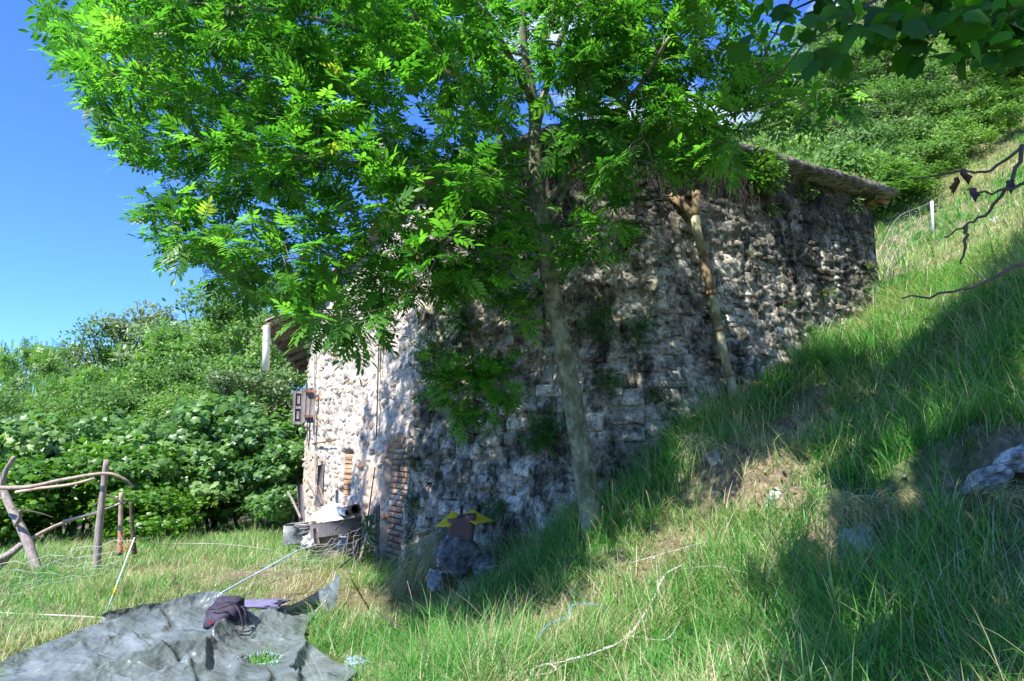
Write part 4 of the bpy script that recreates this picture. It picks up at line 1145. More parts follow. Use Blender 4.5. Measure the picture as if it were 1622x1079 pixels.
# bare dead twigs at the right edge
DB = [((1700, 195, 2.3), (1622, 232, 2.3), (1572, 268, 2.3), (1520, 272, 2.3), (1440, 282, 2.3)), ((1700, 250, 2.2), (1622, 290, 2.2), (1570, 305, 2.2), (1530, 300, 2.2)),
      ((1622, 232, 2.3), (1600, 290, 2.3), (1565, 335, 2.3), (1528, 358, 2.3), (1495, 376, 2.3)), ((1528, 358, 2.3), (1530, 385, 2.3), (1520, 420, 2.3)),
      ((1720, 370, 2.0), (1622, 418, 2.0), (1560, 445, 2.0), (1500, 465, 2.0), (1430, 473, 2.0)),
      ((1255, 0, 2.7), (1235, 40, 2.7), (1200, 110, 2.8)), ((1330, 0, 2.6), (1290, 50, 2.6), (1240, 110, 2.7), (1185, 150, 2.8))]
root_ = np.array([3.4, 1.2, 4.0]); G2.mb.tube(curve([c[10], root_, PP((1700, 195, 2.3))[0]], 6), np.linspace(.05, .012, 13), 7, False)
G2.mb.tube(curve([root_, PP((1700, 250, 2.2))[0]], 4), np.linspace(.02, .01, 5), 6, False)
G2.mb.tube(curve([root_, np.array([2.6, 1.6, 2.9]), PP((1720, 370, 2.0))[0]], 4), np.linspace(.02, .01, 9), 6, False)
for d_ in DB:
    pts = PP(*d_); cc = curve(pts, 5); cc = cc + rng.normal(size=cc.shape) * .004; G2.mb.tube(cc, np.linspace(.0075, .0025, len(cc)), 6)
link('trunk', G2.mb.mesh('trunk', M['dark_bark'], True), near)
pos = []; X = []; Z = []; sc = []
for cc, tg in tt:
    for k in range(15):
        i = rng.integers(max(len(cc) - 7, 0), len(cc)); p = cc[i] + rng.normal(size=3) * .14
        pos.append(p); X.append(rng.normal(size=3) + (0, 0, -.4)); Z.append(np.array([0, 0, 1]) + rng.normal(size=3) * .5); sc.append(rng.uniform(.11, .18))
V_, F_, a_r = scatter(LOB[0], LOB[1], np.array(pos), np.array(X), np.array(Z), np.array(sc))
link('foliage', make_mesh('foliage', V_, F_, {'rnd': a_r}, False, M['broad_leaf']), near, kind='stuff')
lm = [make_mesh('leaf', BIG[0] * (1, 1, z_), BIG[1], {'rnd': np.full(len(BIG[0]), r_)}, True, M['broad_leaf']) for r_, z_ in ((.1, 1), (.5, 2.2), (.9, 1.6))]
lm += [make_mesh('leaf', ROUND[0], ROUND[1], {'rnd': np.full(len(ROUND[0]), r_)}, False, M['broad_leaf']) for r_ in (.2, .7)]
def leaf_at(p, x, z, s, me, parent):
    o = bpy.data.objects.new('leaf', me); COL.objects.link(o); o.parent = parent
    x = Vector(x).normalized(); y = Vector(z).cross(x).normalized(); z = x.cross(y)
    o.matrix_basis = Matrix.Translation(Vector(p) - parent.location) @ Matrix((x, y, z)).transposed().to_4x4() @ Matrix.Scale(float(s), 4)
for cc in vt:
    for k in range(42):
        i = rng.integers(1, len(cc)); p = cc[i] + rng.normal(size=3) * np.array([.07, .10, .05])
        leaf_at(p, rng.normal(size=3) * .8 + (-.2, 0, -.7), rng.normal(size=3) * .5 + (0, -.5, .8), rng.uniform(.055, .10), lm[int(rng.integers(0, 5))], near)
dm = make_mesh('dead_leaf', LOB[0] * np.array([1, .5, 3]), LOB[1], {'rnd': np.full(len(LOB[0]), .5)}, False, M['dead_leaf'])
for q in ((1522, 268), (1518, 280), (1538, 298), (1600, 285)):
    p = np.array(P(q[0], q[1], 2.28)); o = bpy.data.objects.new('dead_leaf', dm); COL.objects.link(o); o.parent = near
    o.matrix_basis = Matrix.Translation(Vector(p) - near.location) @ Matrix.Rotation(R(90), 4, 'Y') @ Matrix.Rotation(rng.uniform(0, 6), 4, 'X') @ Matrix.Scale(.055, 4)

# ------------------------------------------------------------------ background trees and shrubs
def crown_mesh(name, n, rx, rz, leaf, tmpl, mat, clumps=34, seed=0, spread=.20, low=-.6, dome=1.0):
    """unit-ish crown centred on origin: foliage gathered in clumps over a lobed shape, gaps between"""
    r = np.random.default_rng(seed)
    cd = r.normal(size=(clumps, 3)); cd /= np.linalg.norm(cd, axis=1)[:, None]; cd[:, 2] = np.where(cd[:, 2] < low, -cd[:, 2], cd[:, 2])
    rr = r.uniform(.55, 1.0, clumps)[:, None]; cc = cd * rr * np.array([rx, rx, rz])
    w = r.uniform(.5, 1.6, clumps); w /= w.sum(); k = r.choice(clumps, n, p=w); sz = r.uniform(.6, 1.35, clumps)
    off = r.normal(size=(n, 3)); off /= np.linalg.norm(off, axis=1)[:, None]; off *= (r.random((n, 1)) ** .45)
    off[:, 2] = off[:, 2] * .62
    p = cc[k] + off * (spread * sz[k])[:, None] * 2 * rx
    nrm = off * np.array([1, 1, 1.6]) + cd[k] * .5 + np.array([0, 0, .55]) + r.normal(size=(n, 3)) * .35
    ax = r.normal(size=(n, 3)) + off * .6 + np.array([0, 0, -.15])
    lo_ = (0.0, .35, .15)[seed % 3]; tone = r.random(clumps)[k] * .5
    V_, F_, a_ = scatter(tmpl[0], tmpl[1], p, ax, nrm, leaf * r.uniform(.6, 1.3, n), np.clip(lo_ + (r.random(n) * .5 + tone) * .7, 0, 1))
    return make_mesh(name, V_, F_, {'rnd': a_}, False, mat), cc
def trunk_mesh(cc, h, r0, mat, seed=0, stems=1):
    """trunk and limbs reaching from below to the clumps"""
    mb = MB(); r = random.Random(seed)
    for st in range(stems):
        ox = r.uniform(-.3, .3) * (stems > 1); oy = r.uniform(-.3, .3) * (stems > 1)
        base = np.array([ox, oy, -h]); top = np.array([ox * 2 + r.uniform(-.2, .2), oy * 2, 0])
        mb.tube(curve([base, base * .5 + top * .5 + np.array([r.uniform(-.15, .15), r.uniform(-.1, .1), 0]), top], 4), np.linspace(r0, r0 * .45, 9), 7)
    for c_ in cc[::2]:
        a = np.array([0, 0, -h * r.uniform(.1, .5)]); mb.tube(curve([a, (a + c_) / 2 + np.array([0, 0, -.1]), c_], 3), np.linspace(r0 * .4, r0 * .08, 7), 4, False)
    return mb.mesh('trunk', mat, True)
def kind(n, rx, rz, h, leaf, tmpl, mat, clumps, seeds, **kw):
    out = []
    for s in seeds:
        st = kw.pop('stems', 1) if 'stems' in kw else 1; kw['stems'] = st
        k2 = dict(kw); k2.pop('stems')
        cm, cc = crown_mesh('crown', n, rx, rz, leaf, tmpl, M[mat], clumps, s, **k2)
        out.append((cm, trunk_mesh(cc, h, (.12 if rx > 1.8 else .045) * rx / 2, M['dark_bark'], s, st), h))
    return out
K = {'broad': kind(8200, 2.3, 2.6, 4.2, .15, SIMPLE, 'tree_leaf', 40, (1, 2, 3), spread=.14),
     'locust': kind(2500, 2.2, 2.4, 4.2, .34, PIN, 'locust_leaf', 36, (4, 5), spread=.15),
     'olive': kind(8500, 2.2, 2.8, 4.2, .16, SIMPLE, 'olive_leaf', 46, (6, 7), spread=.14),
     'shrub': kind(6000, 1.5, 1.0, 1.1, .12, SIMPLE, 'tree_leaf', 30, (8, 9, 10), low=-.3, stems=4, spread=.15),
     'fig': kind(4200, 1.35, 1.15, 1.35, .115, LOB, 'fig_leaf', 36, (11, 12, 13), low=-.85, stems=6, spread=.155),
     'vine': kind(2600, 1.2, .9, 1.1, .11, LOB, 'vine_leaf', 28, (14, 15), low=-.85, stems=4, spread=.24)}
def plant(kind_, var, x, y, s, label, cat, name, group=None, sz=1.0, zoff=0.0, z=None):
    cm, tm, h = K[kind_][var % len(K[kind_])]
    zz = (g1(x, y) if z is None else z) + zoff
    t = thing(name, label, cat, (x, y, zz), group)
    t.rotation_euler = (0, 0, rng.uniform(0, 6.28)); t.scale = (s, s, s * sz)
    for nm, me in (('crown', cm), ('trunk', tm)):
        o = bpy.data.objects.new(nm, me); COL.objects.link(o); o.parent = t; o.location = (0, 0, h * .93)
    return t
def plant_px(kind_, var, px, ptop, Y, label, cat, name, group=None, sz=1.0, w=None):
    """a tree whose top is seen at px, ptop, at depth Y"""
    p = P(px, ptop, Y); zg = g1(p.x, Y); H_ = p.z - zg
    cm, tm, h = K[kind_][var % len(K[kind_])]
    rz = {'broad': 2.6, 'locust': 2.4, 'olive': 2.8, 'shrub': 1.0, 'fig': 1.15, 'vine': .9}[kind_]
    tot = (h * .93 + rz * 1.12); s = H_ / tot if w is None else w
    return plant(kind_, var, p.x, Y, s, label, cat, name, group, H_ / tot / s)
# left: figs and vines behind the grass
plant_px('fig', 0, 425, 640, 15.5, 'bushy fig with glossy leaves right beside the stone gable', 'shrub', 'fig_bush', w=1.25)
plant_px('fig', 1, 345, 625, 16.5, 'broad fig bush with pale tips between the vine and the gable fig', 'shrub', 'fig_bush', w=1.5)
plant_px('fig', 2, 265, 660, 15.0, 'rounded fig bush behind the upright wooden post', 'shrub', 'fig_bush', w=1.25)
plant_px('fig', 0, 130, 650, 15.5, 'fig bush rising behind the horizontal branch rail', 'shrub', 'fig_bush', w=1.35)
plant_px('fig', 2, 40, 640, 14.5, 'fig bush at the left edge above the leaning post', 'shrub', 'fig_bush', w=1.2)
plant_px('fig', 1, 470, 700, 14.0, 'low dark fig bush tucked against the foot of the gable', 'shrub', 'fig_bush', w=.9)
plant_px('vine', 0, 235, 770, 12.6, 'bright green vine bush right of the upright wooden post', 'vine', 'grape_vine', w=.75)
plant_px('vine', 1, 95, 720, 12.8, 'bright vine bush between the two grey posts', 'vine', 'grape_vine', w=1.0)
plant_px('vine', 0, 5, 760, 12.2, 'vine bush behind the leaning post at the left edge', 'vine', 'grape_vine', w=.9)
plant_px('vine', 1, 190, 700, 13.5, 'tall vine bush behind the top of the upright post', 'vine', 'grape_vine', w=1.0)
plant_px('fig', 1, -60, 650, 13.5, 'fig bush half out of view at the left edge', 'shrub', 'fig_bush', w=1.2)
# mid-distance trees on the left
LT = [('locust', 0, 60, 525, 34, 1.0, 'feathery pale green tree at the far left'), ('broad', 1, -15, 512, 42, 1.1, 'dark tree against the sky at the far left edge'),
      ('olive', 0, 150, 518, 38, 1.0, 'grey green tree with thin crown against the sky'), ('locust', 1, 190, 565, 26, .8, 'light green feathery tree in front of the grey green one'),
      ('olive', 1, 262, 452, 30, 1.35, 'tallest grey green tree at the left of the wood'), ('broad', 0, 340, 440, 28, 1.3, 'big round tree behind the fig bushes'),
      ('broad', 2, 250, 560, 22, .95, 'dark dense tree below the tall grey green one'), ('broad', 1, 420, 430, 24, 1.25, 'tall tree partly behind the hanging ash leaves'),
      ('broad', 2, 370, 540, 20, .95, 'bright rounded tree just above the figs'), ('broad', 0, 460, 500, 20.5, 1.0, 'dark tree close behind the eave'),
      ('locust', 1, 120, 575, 27, .8, 'low feathery tree on the left above the vines'), ('broad', 1, 20, 590, 24, .8, 'round low tree above the left figs'),
      ('broad', 0, 300, 600, 18.5, .8, 'low round tree right behind the fig bushes'), ('broad', 2, 90, 610, 22, .75, 'low tree behind the vine between the posts'), ('olive', 0, 420, 560, 18, .75, 'grey green tree between eave and figs'),
      ('broad', 1, 215, 490, 29, 1.15, 'bushy tree on the left shoulder of the tall grey green tree'), ('locust', 0, 300, 505, 25, 1.0, 'light feathery tree in front of the big round tree'), ('broad', 0, 385, 470, 26, 1.2, 'dark leafy tree just left of the eave, high above the figs'), ('broad', 1, 180, 600, 21, .85, 'dark low tree behind the tall vine bush')]
for kd, vr, px_, py_, Y_, w_s, lab in LT: plant_px(kd, vr, px_, py_, Y_, lab, 'tree', 'leafy_tree', w=w_s)
# wooded slope at the right, behind the meadow and the roof
wl_ = 'leafy tree in the dense wood on the slope above the roof slab'
for k, (px_, py_, Y_) in enumerate([(1215, 95, 46), (1250, 70, 40), (1290, 30, 42), (1340, -10, 40), (1400, -50, 40), (1460, -80, 38), (1530, -120, 38), (1600, -150, 36), (1680, -160, 36),
                                    (1235, 180, 32), (1275, 130, 34), (1325, 85, 33), (1380, 40, 33), (1440, 0, 33), (1500, -40, 32), (1570, -70, 32), (1640, -90, 31),
                                    (1200, 215, 30), (1290, 200, 27), (1350, 160, 27), (1410, 120, 27), (1470, 80, 28), (1540, 40, 28), (1610, 0, 28), (1680, 0, 28)]):
    plant_px(['broad', 'broad', 'locust', 'broad', 'olive'][k % 5], k, px_, py_, Y_, wl_, 'tree', 'wood_tree', 'trees of the wood above the roof', w=.85 + .25 * rng.random())
sl_ = 'leafy shrub in the thick hedge between hillside meadow and wood'
for k, (px_, py_, Y_) in enumerate([(1250, 225, 20), (1290, 240, 20), (1330, 245, 21), (1375, 250, 21.5), (1400, 280, 20.5), (1420, 240, 23), (1450, 235, 23.5), (1370, 215, 24), (1490, 205, 25), (1530, 185, 26), (1570, 165, 27),
                                    (1615, 150, 28), (1660, 130, 28), (1440, 200, 25.5), (1500, 160, 27), (1320, 205, 23), (1405, 310, 19.5), (1230, 190, 23), (1560, 130, 29), (1620, 110, 30), (1400, 180, 26)]):
    plant_px('shrub', k, px_, py_, Y_, sl_, 'shrub', 'hedge_shrub', 'shrubs of the hedge above the meadow', w=1.15 + .4 * rng.random())
print('trees done')

# ------------------------------------------------------------------ grass
def blades(name, x, y, L, W, dry, lean, segs=3, zoff=0.0, z=None, rnd=None, droop=1.0, label=None):
    n = len(x); z = (gz(x, y) if z is None else z) - 0.015 + zoff
    az = rng.uniform(0, 2 * math.pi, n); d = np.stack([np.cos(az), np.sin(az), 0 * az], -1) * lean[:, None]
    d[:, 2] = 1.0; d /= np.linalg.norm(d, axis=1)[:, None]
    az2 = az + rng.normal(size=n) * .5
    bd = np.stack([np.cos(az2), np.sin(az2), 0 * az], -1)
    sd = np.stack([-np.sin(az2), np.cos(az2), 0 * az], -1); k0 = rng.uniform(.15, .75, n) * droop
    V = np.zeros((n, 2 * segs + 1, 3))
    p0 = np.stack([x, y, z], -1)
    for i in range(segs + 1):
        t = i / segs
        c_ = p0 + d * (L * t)[:, None] + bd * (L * k0 * t * t * .8)[:, None] - np.array([0, 0, 1]) * (L * k0 * t ** 2.5 * .65)[:, None]
        if i < segs:
            wd = (W * (1 - .75 * t ** 1.5))[:, None] * .5
            V[:, 2 * i] = c_ - sd * wd; V[:, 2 * i + 1] = c_ + sd * wd
        else: V[:, 2 * segs] = c_
    q = []
    for i in range(segs - 1): q.append((2 * i, 2 * i + 1, 2 * i + 3, 2 * i + 2))
    Qd = (np.array(q)[None] + (np.arange(n) * (2 * segs + 1))[:, None, None]).reshape(-1, 4)
    Td = (np.array([[2 * segs - 2, 2 * segs - 1, 2 * segs]])[None] + (np.arange(n) * (2 * segs + 1))[:, None, None]).reshape(-1, 3)
    rnd = rng.random(n) if rnd is None else rnd
    me = make_mesh(name, V.reshape(-1, 3), [Td, Qd], {'rnd': np.repeat(rnd, 2 * segs + 1), 'dry': np.repeat(dry, 2 * segs + 1)}, True, M['grass'])
    return link(name, me, kind='stuff', label=label, cat='grass')
def inside_building(x, y):
    poly = [tuple(p) for p in PB[::6]] + [(C0[0], C0[1]), (5.0, 14.6), (-4.3, 15.9), tuple(D0)]
    return in_poly(x, y, poly)
TARP_XY = None
tb = [np.array(PG(*q)) for q in ((-10, 1079), (30, 1055), (90, 1028), (160, 1000), (165, 982), (250, 962), (345, 940), (395, 960), (455, 958), (505, 928), (520, 945), (484, 980), (492, 1010), (560, 1046), (545, 1079), (300, 1350), (-10, 1300))]
tpoly = [(p[0], p[1]) for p in tb]
hole = [tuple(PG(*q)[:2]) for q in ((383, 1050), (395, 1040), (420, 1032), (447, 1037), (440, 1046), (410, 1054), (388, 1057))]
ROCKS = [(1362, 872, 4.5, .17), (1390, 895, 4.4, .2), (1525, 865, 4.3, .16), (1566, 760, 4.1, .26), (1620, 725, 4.0, .2), (1138, 728, 6.15, .16), (1232, 795, 5.3, .15), (722, 880, 7.75, .3), (692, 918, 7.7, .15)]
def near_rock(x, y):
    o = np.zeros(len(x), bool)
    for a, b, Y_, r_ in ROCKS:
        p = P(a, b, Y_); o |= (x - p.x) ** 2 + ((y - p.y + r_ * .7) / 1.6) ** 2 < r_ ** 2
    return o
def clump_grass(n, box, per, Lr, Wd, dens, name, lab, segs=3, dryf=None, big=.28):
    cx = rng.uniform(box[0], box[1], n); cy = rng.uniform(box[2], box[3], n)
    keep = rng.random(n) < dens(cx, cy)
    keep &= ~inside_building(cx, cy)
    pxx, pyy, ff = proj(np.stack([cx, cy, gz(cx, cy)], -1))
    keep &= ((pxx > -120) & (pxx < 1760) & (pyy < 1250) & (ff > .8)) | ((rng.random(n) < .4) & (pxx > -900) & (pxx < 2500) & (pyy < 1700) & (ff > .5))
    cx = cx[keep]; cy = cy[keep]; m = len(cx)
    k = np.repeat(np.arange(m), rng.integers(max(per // 2, 2), per + per // 2, m))
    cl = np.where(rng.random(m) < big, rng.uniform(1.2, 1.75, m), rng.uniform(.35, .95, m)); cdry = np.clip(dryf(cx, cy) + (rng.random(m) < .12) * .6, 0, 1); crn = rng.random(m)
    rr = rng.normal(size=(len(k), 2)) * .045
    x = cx[k] + rr[:, 0]; y = cy[k] + rr[:, 1]
    L0 = Lr(x, y) * cl[k] * rng.uniform(.55, 1.15, len(k))
    ti = in_poly(x, y, tpoly) & ~in_poly(x, y, hole)
    s = ~ti & ~inside_building(x, y) & ~(near_rock(x, y) & (rng.random(len(x)) < .8))
    x, y, L0, k = x[s], y[s], L0[s], k[s]
    dry = (rng.random(len(k)) < cdry[k]).astype(float) * rng.uniform(.6, 1, len(k))
    W = Wd * (.7 + .6 * rng.random(len(k))) * (1 + .10 * np.maximum(y - 4, 0))
    rn = np.clip(crn[k] * .55 + rng.random(len(k)) * .45, 0, 1)
    blades(name, x, y, L0, W, dry, rng.uniform(.05, .8, len(k)), segs, rnd=rn, label=lab)
    return len(k)
def dry_map(x, y):
    b = bare(x, y); d = .17 + .80 * b + .55 * (fbm(x * 1.3, y * 1.3, 71, 3) - .5) * 2
    left = (x < -1.2); d = d + left * .14
    return np.clip(d, .03, .97)
def len_right(x, y):
    return (.17 + .30 * np.clip(fbm(x * 1.1, y * 1.1, 81, 3) * 1.8 - .45, 0, 1)) * (1 - .72 * bare(x, y)) * np.where(y > 11, 1.3, 1.0)
def len_left(x, y):
    return (.09 + .22 * np.clip(fbm(x * .9, y * .9, 82, 3) * 1.6 - .35, 0, 1)) * (1 - .55 * bare(x, y))
nb1 = clump_grass(26000, (-.7, 6.8, 1.9, 10.0), 9, len_right, .0058, lambda x, y: np.clip(1.0 - .65 * bare(x, y), 0, 1) * np.where(np.hypot(x, y) < 1.6, 0, 1), 'tall_grass', 'long arching grass covering the bank at the right', 4, dry_map)
nb2 = clump_grass(24000, (-8.5, -.5, 4.5, 13.0), 8, len_left, .0055, lambda x, y: 1.0 - .85 * bare(x, y), 'short_grass', 'short sunny grass on the flat ground left of the building', 2, dry_map)
nb3 = clump_grass(22000, (5.0, 24, 7.5, 30.0), 7, lambda x, y: .20 + .16 * fbm(x * .4, y * .4, 88, 3), .010, lambda x, y: np.ones_like(x), 'meadow_grass', 'pale grass of the sloping meadow above the building', 2, lambda x, y: np.clip(.22 + (fbm(x * .35 + 3, y * .35, 89, 3) - .45) * 3.0, .05, .9))
nb4 = clump_grass(2500, (-16, -5, 9, 20.0), 8, lambda x, y: .25 + 0 * x, .008, lambda x, y: np.ones_like(x), 'rough_grass', 'rough grass under the fig bushes', 2, dry_map)
print('blades', nb1, nb2, nb3, nb4)
n = 2600; x = rng.uniform(-4.5, 6, n); y = rng.uniform(2.4, 9.5, n); k_ = ~inside_building(x, y) & ~in_poly(x, y, tpoly) & (fbm(x * .8, y * .8, 31, 2) > .42); x, y = x[k_], y[k_]
blades('seed_stalks', x, y, rng.uniform(.25, .6, len(x)), np.full(len(x), .0035), rng.uniform(.5, 1, len(x)), rng.uniform(.05, .6, len(x)), 4, droop=.5, rnd=rng.uniform(.3, 1, len(x)), label='thin pale seed stalks standing up out of the grass')
# straw hanging over the worn ledges and the dry hay beside the boulder
def hay(name, pts, n, L, spread, dirv, lab, dryp=.9, W=.004):
    P0 = []; Dv = []
    for (px_, py_, Y_) in pts:
        c_ = np.array(P(px_, py_, Y_)); q = c_ + rng.normal(size=(n, 3)) * np.array(spread); P0.append(q)
    p0 = np.vstack(P0); m = len(p0); segs = 4
    dv = np.array(dirv)[None] + rng.normal(size=(m, 3)) * .35; dv /= np.linalg.norm(dv, axis=1)[:, None]
    Ls = L * rng.uniform(.5, 1.2, m); sd = np.cross(dv, rdir(m)); sd /= np.linalg.norm(sd, axis=1)[:, None]
    V = np.zeros((m, 2 * segs + 1, 3))
    for i in range(segs + 1):
        t = i / segs; c_ = p0 + dv * (Ls * t)[:, None] - np.array([0, 0, 1]) * (Ls * .75 * t * t)[:, None]
        if i < segs: V[:, 2 * i] = c_ - sd * W * .5 * (1 - .6 * t); V[:, 2 * i + 1] = c_ + sd * W * .5 * (1 - .6 * t)
        else: V[:, -1] = c_
    q = [(2 * i, 2 * i + 1, 2 * i + 3, 2 * i + 2) for i in range(segs - 1)]
    Qd = (np.array(q)[None] + (np.arange(m) * (2 * segs + 1))[:, None, None]).reshape(-1, 4)
    Td = (np.array([[2 * segs - 2, 2 * segs - 1, 2 * segs]])[None] + (np.arange(m) * (2 * segs + 1))[:, None, None]).reshape(-1, 3)
    dry = (rng.random(m) < dryp) * rng.uniform(.6, 1, m)
    me = make_mesh(name, V.reshape(-1, 3), [Td, Qd], {'rnd': np.repeat(rng.random(m), 2 * segs + 1), 'dry': np.repeat(dry, 2 * segs + 1)}, True, M['grass'])
    link(name, me, kind='stuff', label=lab, cat='grass')
def gpt(px_, py_, Y_, up=.12):
    p = P(px_, py_, Y_); return p
hay('dry_grass_curtain', [(x_, 800 + 6 * math.sin(x_), 4.55) for x_ in range(1310, 1540, 14)], 60, .26, (.035, .07, .03), (0, -.45, .35), 'curtain of dry grass hanging over the ledge above the two rocks')
hay('dry_grass_curtain', [(x_, 790, 3.9) for x_ in range(1575, 1640, 14)], 60, .26, (.035, .07, .03), (0, -.45, .3), 'curtain of dry grass hanging below the white slab of rock')
hay('dry_grass_curtain', [(x_, 690 + (x_ - 1080) * .35, 6.1) for x_ in range(1090, 1250, 16)], 45, .25, (.05, .1, .03), (-.2, -.45, .3), 'dry grass hanging over the bank edge below the drainpipe')
hay('hay_heap', [(690, 850, 8.2), (672, 875, 8.2), (665, 900, 8.15), (650, 925, 8.1), (690, 880, 8.1), (655, 905, 8.2)], 130, .45, (.09, .08, .06), (-.35, -.5, .1), 'dry hay spilling down left of the boulder')
# loose cut hay lying on the bare patch
n = 7000; x = rng.normal(-1.15, .62, n); y = rng.normal(7.65, .36, n)
s = ~in_poly(x, y, tpoly); x, y = x[s], y[s]
blades('cut_hay', x, y, rng.uniform(.08, .25, len(x)), np.full(len(x), .005), rng.uniform(.6, 1, len(x)), rng.uniform(2.5, 9, len(x)), 2, zoff=.02, rnd=rng.random(len(x)) * .75, droop=.3, label='brown cut hay lying on the bare ground by the wall corner')
# dead thatch lying on the bank, thickest where the soil shows
n = 60000; x = rng.uniform(-1, 6.2, n); y = rng.uniform(2.2, 9.4, n); k_ = (rng.random(n) < .10 + 1.1 * bare(x, y)) & ~inside_building(x, y) & ~in_poly(x, y, tpoly); x, y = x[k_], y[k_]
blades('dead_thatch', x, y, rng.uniform(.06, .22, len(x)), np.full(len(x), .0045), rng.uniform(.5, 1, len(x)), rng.uniform(1.5, 8, len(x)), 2, zoff=.025, rnd=rng.random(len(x)) ** 1.4, droop=.35, label='dead straw thatch lying over the bare soil of the bank')
# crumbs of soil and stone on the bare ledges
n = 26000; x = rng.uniform(-2.5, 5.5, n); y = rng.uniform(3.2, 8.6, n); k_ = (rng.random(n) < bare(x, y) * .5) & ~inside_building(x, y) & ~in_poly(x, y, tpoly); x, y = x[k_], y[k_]
oct_ = (np.array([(1, 0, 0), (0, .8, .1), (-1, .1, 0), (0, -.9, 0), (.1, 0, .7), (0, .1, -.6)]), [np.array([(0, 1, 4), (1, 2, 4), (2, 3, 4), (3, 0, 4), (1, 0, 5), (2, 1, 5), (3, 2, 5), (0, 3, 5)])])
V_, F_, a_r = scatter(oct_[0], oct_[1], np.stack([x, y, gz(x, y) + .005], -1), rdir(len(x)), rdir(len(x)) + (0, 0, 1.2), rng.uniform(.004, .022, len(x)) * rng.uniform(.5, 1.3, len(x)))
link('soil_crumbs', make_mesh('soil_crumbs', V_, F_, {'rnd': a_r}, False, M['crumb']), kind='stuff', label='crumbs of soil and small stones on the bare ledges', cat='soil')
# small broad-leaved weeds
n = 9000; x = rng.uniform(-1, 6, n); y = rng.uniform(2.2, 9, n); s = ~inside_building(x, y) & (fbm(x * 1.2, y * 1.2, 55, 2) > .5); x, y = x[s], y[s]
z = gz(x, y) + rng.uniform(.03, .16, len(x))
V_, F_, a_r = scatter(SIMPLE[0], SIMPLE[1], np.stack([x, y, z], -1), rdir(len(x)) * np.array([1, 1, .3]), np.array([0, 0, 1]) + rng.normal(size=(len(x), 3)) * .3, rng.uniform(.02, .065, len(x)))
link('weeds', make_mesh('weeds', V_, F_, {'rnd': a_r}, False, M['fern_leaf']), kind='stuff', label='small broad leaved weeds among the long grass', cat='weeds')
# grass along the roof slab's edge
n = 5200; s_ = rng.uniform(SA + 2.4, SL, n); xx, yy = plan(s_, np.full(n, ZT)); nv, _t = wnorm(s_, np.full(n, ZT - .2)); o_ = rng.uniform(-.5, .2, n)
blades('roof_grass', xx + nv[:, 0] * o_, yy + nv[:, 1] * o_, rng.uniform(.05, .22, n) * (.4 + fbm(s_ * 2, s_ * 0, 15, 2)), np.full(n, .007), (rng.random(n) < .6) * .9, rng.uniform(.1, .8, n), 2, z=np.full(n, ZT + .13), label='thin dry grass growing along the top of the roof slab')

# ------------------------------------------------------------------ plants growing out of the wall
def wall_tuft(px_, py_, n, rad, leaf, tmpl, mat, label, name='wall_plant', hang=.4, out=.15):
    s, z = on_wall(px_, py_); p, nr, tg = wallpt(s, z, .02); p = p[0]; nr = nr[0]; tg = tg[0]
    t = thing(name, label, 'plant', tuple(p))
    k = rdir(n) * (rng.random((n, 1)) ** .6) * np.array([rad, rad, rad * .9]); d = k @ np.array(nr); k = k + np.outer(np.abs(d) - d, nr)
    q = p + k + nr * out * rng.random((n, 1)) - np.array([0, 0, 1]) * hang * rad * rng.random((n, 1))
    ax = k + nr * .2 * rad + rng.normal(size=(n, 3)) * rad * .5 - np.array([0, 0, hang * rad]); nm = nr * .5 + np.array([0, 0, .8]) + rng.normal(size=(n, 3)) * .4
    V_, F_, a_r = scatter(tmpl[0], tmpl[1], q, ax, nm, leaf * rng.uniform(.6, 1.3, n))
    o = link('foliage', make_mesh('foliage', V_, F_, {'rnd': a_r}, False, M[mat]), t, kind='stuff')
    mb = MB()
    for i in range(0, n, max(n // 26, 1)): mb.tube(curve([p - nr * .03, (p + q[i]) / 2 + np.array([0, 0, .03]), q[i]], 3), .003, 4, False)
    link('stem', mb.mesh('stem', M['dark_bark']), t)
